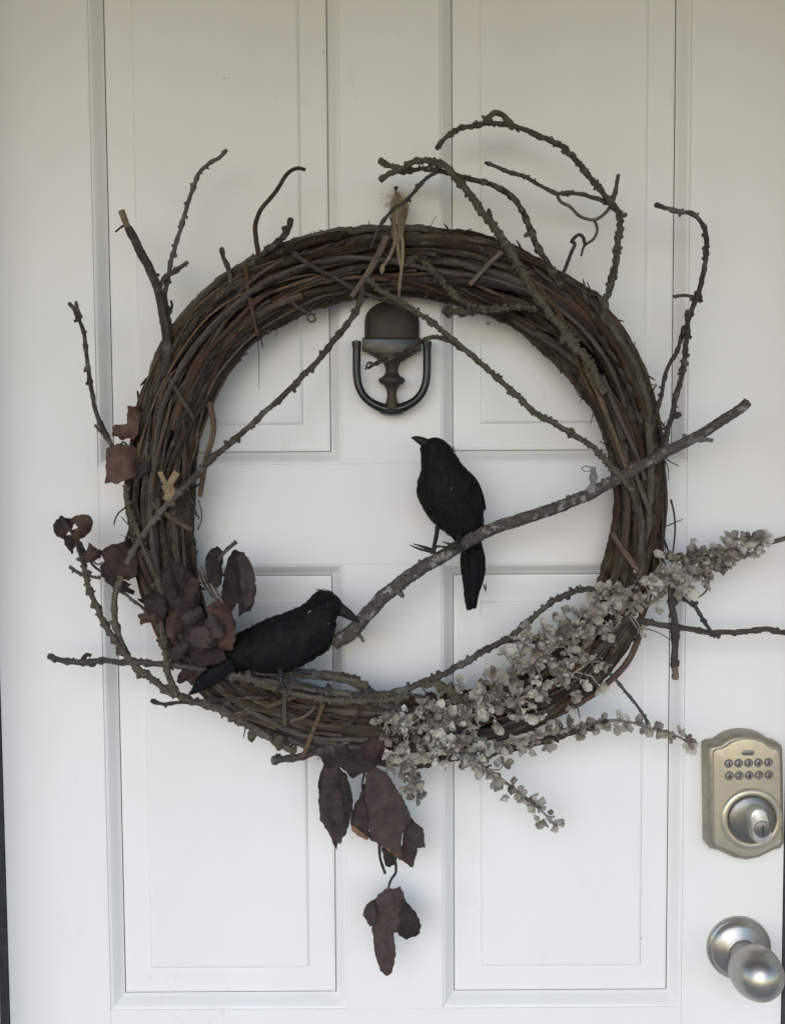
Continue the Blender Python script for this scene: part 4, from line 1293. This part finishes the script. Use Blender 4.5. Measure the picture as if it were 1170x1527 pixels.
spray([(590, 1096), (640, 1104), (690, 1120), (720, 1142), (752, 1166), (786, 1192), (812, 1214), (828, 1232)], 'drooping grey spray pointing down right below the wreath', 56, 34, 5, 0.062, 0.045, 3.2, 1.8, (0.65, 1.05), 0.3)
spray([(575, 1076), (620, 1086), (670, 1102), (726, 1122)], 'short pale stalked grey spray at the left end of the flowers', 48, 34, 14, 0.070, 0.070, 2.6, 2.2, (0.75, 1.15), 0.45)
spray([(585, 1120), (600, 1140), (612, 1162), (624, 1188)], 'small grey spray hanging beside the dark purple leaves', 30, 24, 7, 0.060, 0.050, 2.8, 1.6)
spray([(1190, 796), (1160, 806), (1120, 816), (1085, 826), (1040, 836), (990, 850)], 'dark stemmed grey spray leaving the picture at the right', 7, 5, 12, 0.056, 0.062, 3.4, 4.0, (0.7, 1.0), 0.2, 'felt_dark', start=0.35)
spray([(770, 960), (800, 950), (835, 940), (870, 925)], 'brownish grey florets inside the wreath opening at lower right', 22, 26, 30, 0.062, 0.066, 2, 2, (0.7, 1.1), 0.15)

# ------------------------------------------------------------------ the two crows
crnd = random.Random(31)


def loft(mb, rings, seg=26, mi=0, sub=5):
    """rings: (Lx, Ly, Rx, Ry, h, depth) - silhouette edges in photo pixels, depth as a share of the half width."""
    sm = crom(rings, sub)
    vs, fs = [], []
    for lx, ly, rx, ry, h, dp in sm:
        a, b = at(lx, ly, h), at(rx, ry, h)
        c, u = (a + b) / 2, (b - a) / 2
        for j in range(seg):
            t = 2 * math.pi * j / seg
            vs.append(c + u * math.cos(t) + OUT * u.length * dp * math.sin(t))
    for i in range(len(sm) - 1):
        for j in range(seg):
            k = (j + 1) % seg
            fs.append([i * seg + j, i * seg + k, (i + 1) * seg + k, (i + 1) * seg + j])
    n = len(sm)
    fs.append(list(range(seg - 1, -1, -1)))
    fs.append([(n - 1) * seg + j for j in range(seg)])
    mb.add(vs, fs, None, mi)
    return sm, vs, seg


def feather(parent, path, w, h0, h1, name='feather', mat='crow_tail'):
    """A vane feather: long thin blade with a raised shaft and an uneven tip; w in pixels along the path."""
    n = len(path)
    sm = crom([(x, y, ww) for (x, y), ww in zip(path, w)], 5)
    pts = [at(x, y, h0 + (h1 - h0) * i / (len(sm) - 1)) for i, (x, y, ww) in enumerate(sm)]
    mb = MB()
    ribbon(mb, pts, [max(0.3, q[2]) * PXM * (1 + 0.06 * crnd.uniform(-1, 1)) for q in sm], 0.0005)
    return mb.build(name, M[mat], parent)


def plumage(parent, vs, seg, nring, count, length, skip=0.12, flow=1):
    """Small overlapping contour feathers lying on the body, one part."""
    mb = MB()
    for q in range(count):
        i = crnd.randrange(int(nring * skip), nring - 4)
        j = crnd.randrange(seg)
        p = vs[i * seg + j]
        k = vs[min(nring - 1, i + 3) * seg + j]
        c = sum(vs[i * seg:(i + 1) * seg], Vector()) / seg
        nn = (p - c).normalized()
        d = (k - p)
        if d.length < 1e-5:
            continue
        d = (d.normalized() + nn * crnd.uniform(0.0, 0.045)).normalized()
        s = d.cross(nn).normalized()
        L_ = length * crnd.uniform(0.7, 1.3)
        w = L_ * 0.30
        b = p - nn * 0.0004
        bow = -nn * L_ * 0.06
        v = [b, b + d * L_ * 0.4 + s * w + nn * 0.0006 + bow * 0.3, b + d * L_ * 0.4 + nn * 0.0013, b + d * L_ * 0.4 - s * w + nn * 0.0006 + bow * 0.3,
             b + d * L_ * 0.8 + s * w * 0.8 + nn * 0.0006 + bow, b + d * L_ * 0.8 + nn * 0.0012 + bow, b + d * L_ * 0.8 - s * w * 0.8 + nn * 0.0006 + bow, b + d * L_ + nn * 0.0007 + bow * 1.3]
        mb.add(v, [[0, 2, 1], [0, 3, 2], [1, 2, 5, 4], [2, 3, 6, 5], [4, 5, 7], [5, 6, 7]])
    ob = mb.build('plumage', M['crow'], parent)
    ob['kind'] = 'stuff'
    return ob


def barbs(parent, pts, count, L_):
    mb = MB()
    for q in range(count):
        x, y, h, dx, dy = crnd.choice(pts)
        p = at(x + crnd.uniform(-3, 3), y + crnd.uniform(-3, 3), h)
        e = at(x + dx * crnd.uniform(0.5, 1.2), y + dy * crnd.uniform(0.5, 1.2), h)
        tube(mb, [p, (p + e) / 2 + Vector((crnd.gauss(0, .0006), 0, crnd.gauss(0, .0006))), e], [0.0004, 0.0003, 0.0001], 4)
    o = mb.build('stray_barbs', M['crow'], parent)
    o['kind'] = 'stuff'


def foot(parent, leg, toes, rl=3.4, rt=3.0):
    strand('leg', leg, rl, rl * 0.85, 'crow_leg', parent, 0.06, None, 0.2, 0.0015, 8, crnd.uniform(0, 9))
    for t in toes:
        strand('toe', t, rt, 0.8, 'crow_leg', parent, 0.06, None, 0.25, 0.001, 7, crnd.uniform(0, 9))


def lint(parent, spots):
    for x, y, dx, dy, h in spots:
        mb = MB()
        tube(mb, [at(x, y, h), at(x + dx / 2, y + dy / 2 - 0.4, h + 0.0008), at(x + dx, y + dy, h)], [0.0002, 0.0003, 0.0001], 5)
        mb.build('lint', M['lint'], parent)


# upright crow on the slanting branch
c1 = empty('crow', at(668, 824, 0.066), 'black artificial crow standing upright on the slanting branch, facing left', 'crow', 'black crows on the wreath')
D1 = 0.88
rings = [(644, 652.4, 652, 652.0, 0.058, 0.8), (636, 655.5, 661, 656, 0.058, 0.85), (629.5, 662, 669, 663, 0.058, 0.85), (628, 671, 676, 674, 0.058, 0.85), (628.2, 684, 683, 685, 0.058, 0.85),
         (628.5, 697, 692, 697, 0.058, 0.85), (624.5, 711, 704, 708, 0.058, 0.80), (621.5, 727, 711.5, 723, 0.057, 0.76), (624, 744, 717, 740, 0.056, 0.74), (632, 760, 719.5, 757, 0.054, 0.76),
         (644, 777, 720.5, 775, 0.051, 0.80), (659, 790, 720, 790, 0.048, 0.85), (675, 802, 716, 803, 0.044, 0.85), (687, 815, 714, 815, 0.041, 0.7), (693, 826, 711, 826, 0.038, 0.6)]
mb = MB(); sm, vs, seg = loft(mb, rings)
mb.build('body', M['crow'], c1)
plumage(c1, vs, seg, len(sm), 520, 0.0105)
mb = MB(); loft(mb, [(640, 655, 629, 667, 0.060, 0.75), (633, 652.5, 625.5, 663.5, 0.0605, 0.7), (625, 650.4, 620.5, 659.5, 0.061, 0.65), (617.5, 650.3, 615.6, 655.2, 0.061, 0.6), (612.4, 652.6, 612.2, 653.4, 0.061, 0.6)], 16)
mb.build('beak', M['beak'], c1)
mb = MB(); lathe(mb, at(645, 664, 0.0715), OUT, [(0.0022, -0.002), (0.0020, 0.0006), (0.0012, 0.0014), (0.0, 0.0017)], 14)
mb.build('eye', M['beak'], c1)
for p, w, a, b in (([(690, 702), (704, 720), (714, 742), (722, 762)], [5, 8, 7, 1], 0.066, 0.054),
                   ([(694, 704), (706, 722), (716, 740), (724, 760)], [4, 6, 5, 0.8], 0.060, 0.05)):
    feather(c1, p, w, a, b, 'wing_feather')
for p, w, a, b in (([(704, 800), (703, 835), (705, 865), (702, 890), (702, 908)], [9, 16, 15, 10, 7], 0.040, 0.036),
                   ([(698, 805), (696, 840), (698, 870), (699, 893), (699, 910)], [6, 9, 8, 6, 3.5], 0.043, 0.040),
                   ([(711, 805), (714, 835), (714, 860), (709, 885), (707, 906)], [6, 9, 8, 5, 3.5], 0.0425, 0.039),
                   ([(706, 805), (706, 845), (706, 875), (704, 902)], [6, 8, 6, 4], 0.0455, 0.042)):
    feather(c1, p, w, a, b, 'tail_feather')
foot(c1, [(653, 781, 0.056), (650, 800, 0.066), (646, 820, 0.076)],
     [[(647, 821, 0.077), (632, 816, 0.079), (616, 811, 0.080)], [(647, 822, 0.077), (630, 820, 0.078), (611, 813, 0.076)], [(646, 821, 0.077), (652, 815, 0.079), (664, 816, 0.080)], [(647, 821, 0.076), (641, 826, 0.074)]])
foot(c1, [(685, 790, 0.054), (684, 802, 0.070), (682, 812, 0.080)],
     [[(684, 813, 0.081), (672, 812, 0.083), (660, 808, 0.081)], [(683, 814, 0.081), (668, 816, 0.084), (650, 814, 0.080)], [(684, 813, 0.081), (690, 820, 0.080), (694, 826, 0.072)], [(683, 812, 0.081), (672, 819, 0.083), (662, 816, 0.082)]], 3.4, 2.8)
barbs(c1, [(720, 752, 0.056, 4, 10), (676, 668, 0.058, 5, 6), (682, 684, 0.058, 4, 8), (722, 872, 0.04, 2, 12), (700, 705, 0.06, 5, 5), (706, 900, 0.04, 1, 8), (715, 735, 0.056, 5, 8), (672, 822, 0.06, 2, 6)], 34, 0.005)
lint(c1, [(672, 728, 1.5, 0.8, 0.0885)])

# crouching crow on the wreath bottom
c2 = empty('crow', at(420, 1004, 0.066), 'black artificial crow crouching on the wreath bottom, beak pointing right', 'crow', 'black crows on the wreath')
rings = [(512, 903, 507, 914, 0.066, 0.8), (507.5, 894.5, 502.5, 921, 0.066, 0.85), (498, 885.5, 498, 934, 0.066, 0.85), (485, 880.5, 495.8, 951, 0.066, 0.68), (473, 883, 491.5, 966, 0.066, 0.60), (462, 892, 481, 974.5, 0.066, 0.62),
         (453, 901, 470, 981.5, 0.066, 0.66), (441, 908, 456, 990, 0.066, 0.66), (424, 914.5, 440, 998, 0.066, 0.66), (404, 921, 420, 1003, 0.066, 0.64), (386, 928, 398, 1003, 0.066, 0.62),
         (371, 937, 376, 1001, 0.064, 0.58), (353, 946, 354, 1000, 0.065, 0.54), (337, 963, 340, 1003, 0.067, 0.5), (321, 983, 329, 1010, 0.069, 0.4), (306, 1001, 316, 1019, 0.071, 0.3), (295, 1016, 303, 1026, 0.071, 0.25)]
mb = MB(); sm, vs, seg = loft(mb, rings)
mb.build('body', M['crow'], c2)
plumage(c2, vs, seg, len(sm), 560, 0.0105)
mb = MB(); loft(mb, [(509, 899, 503, 918, 0.067, 0.55), (516, 904, 510, 920, 0.0675, 0.55), (524, 911, 520, 924.5, 0.068, 0.5), (531, 919, 529, 927.5, 0.068, 0.5), (536.2, 928, 535.2, 929.4, 0.068, 0.5)], 16)
mb.build('beak', M['beak'], c2)
mb = MB(); lathe(mb, at(489, 903, 0.0835), OUT, [(0.0022, -0.002), (0.0020, 0.0006), (0.0012, 0.0014), (0.0, 0.0017)], 14)
mb.build('eye', M['beak'], c2)
for p, w, a, b in (([(345, 985), (325, 1001), (306, 1016), (292, 1028), (283, 1036)], [6, 8, 8, 6, 1.2], 0.078, 0.073),
                   ([(348, 992), (330, 1006), (314, 1018), (300, 1029)], [6, 7, 6, 2], 0.077, 0.073),
                   ([(338, 984), (318, 1000), (302, 1012), (290, 1026)], [7, 8, 7, 3], 0.074, 0.071)):
    feather(c2, p, w, a, b, 'tail_feather')
foot(c2, [(440, 992, 0.070), (441, 1000, 0.076), (442, 1005, 0.080)],
     [[(442, 1004, 0.080), (456, 1001, 0.082), (470, 998, 0.080)], [(441, 1005, 0.080), (454, 1006, 0.083), (466, 1005, 0.080)], [(441, 1005, 0.080), (432, 1010, 0.082), (424, 1012, 0.078)]], 4.2, 2.6)
foot(c2, [(418, 996, 0.074), (419, 1010, 0.079), (420, 1020, 0.080)],
     [[(420, 1020, 0.081), (426, 1028, 0.083), (428, 1036, 0.080)], [(420, 1020, 0.081), (414, 1028, 0.083), (410, 1034, 0.080)]], 4.0, 2.6)
barbs(c2, [(372, 938, 0.066, 4, -12), (482, 881, 0.066, -14, -3), (440, 908, 0.066, -5, -3), (286, 1030, 0.078, -6, 4), (360, 944, 0.068, -6, -3)], 14, 0.005)
lint(c2, [(459, 914, 5, -3.4, 0.0915), (489, 931, 1.4, -1.0, 0.088)])
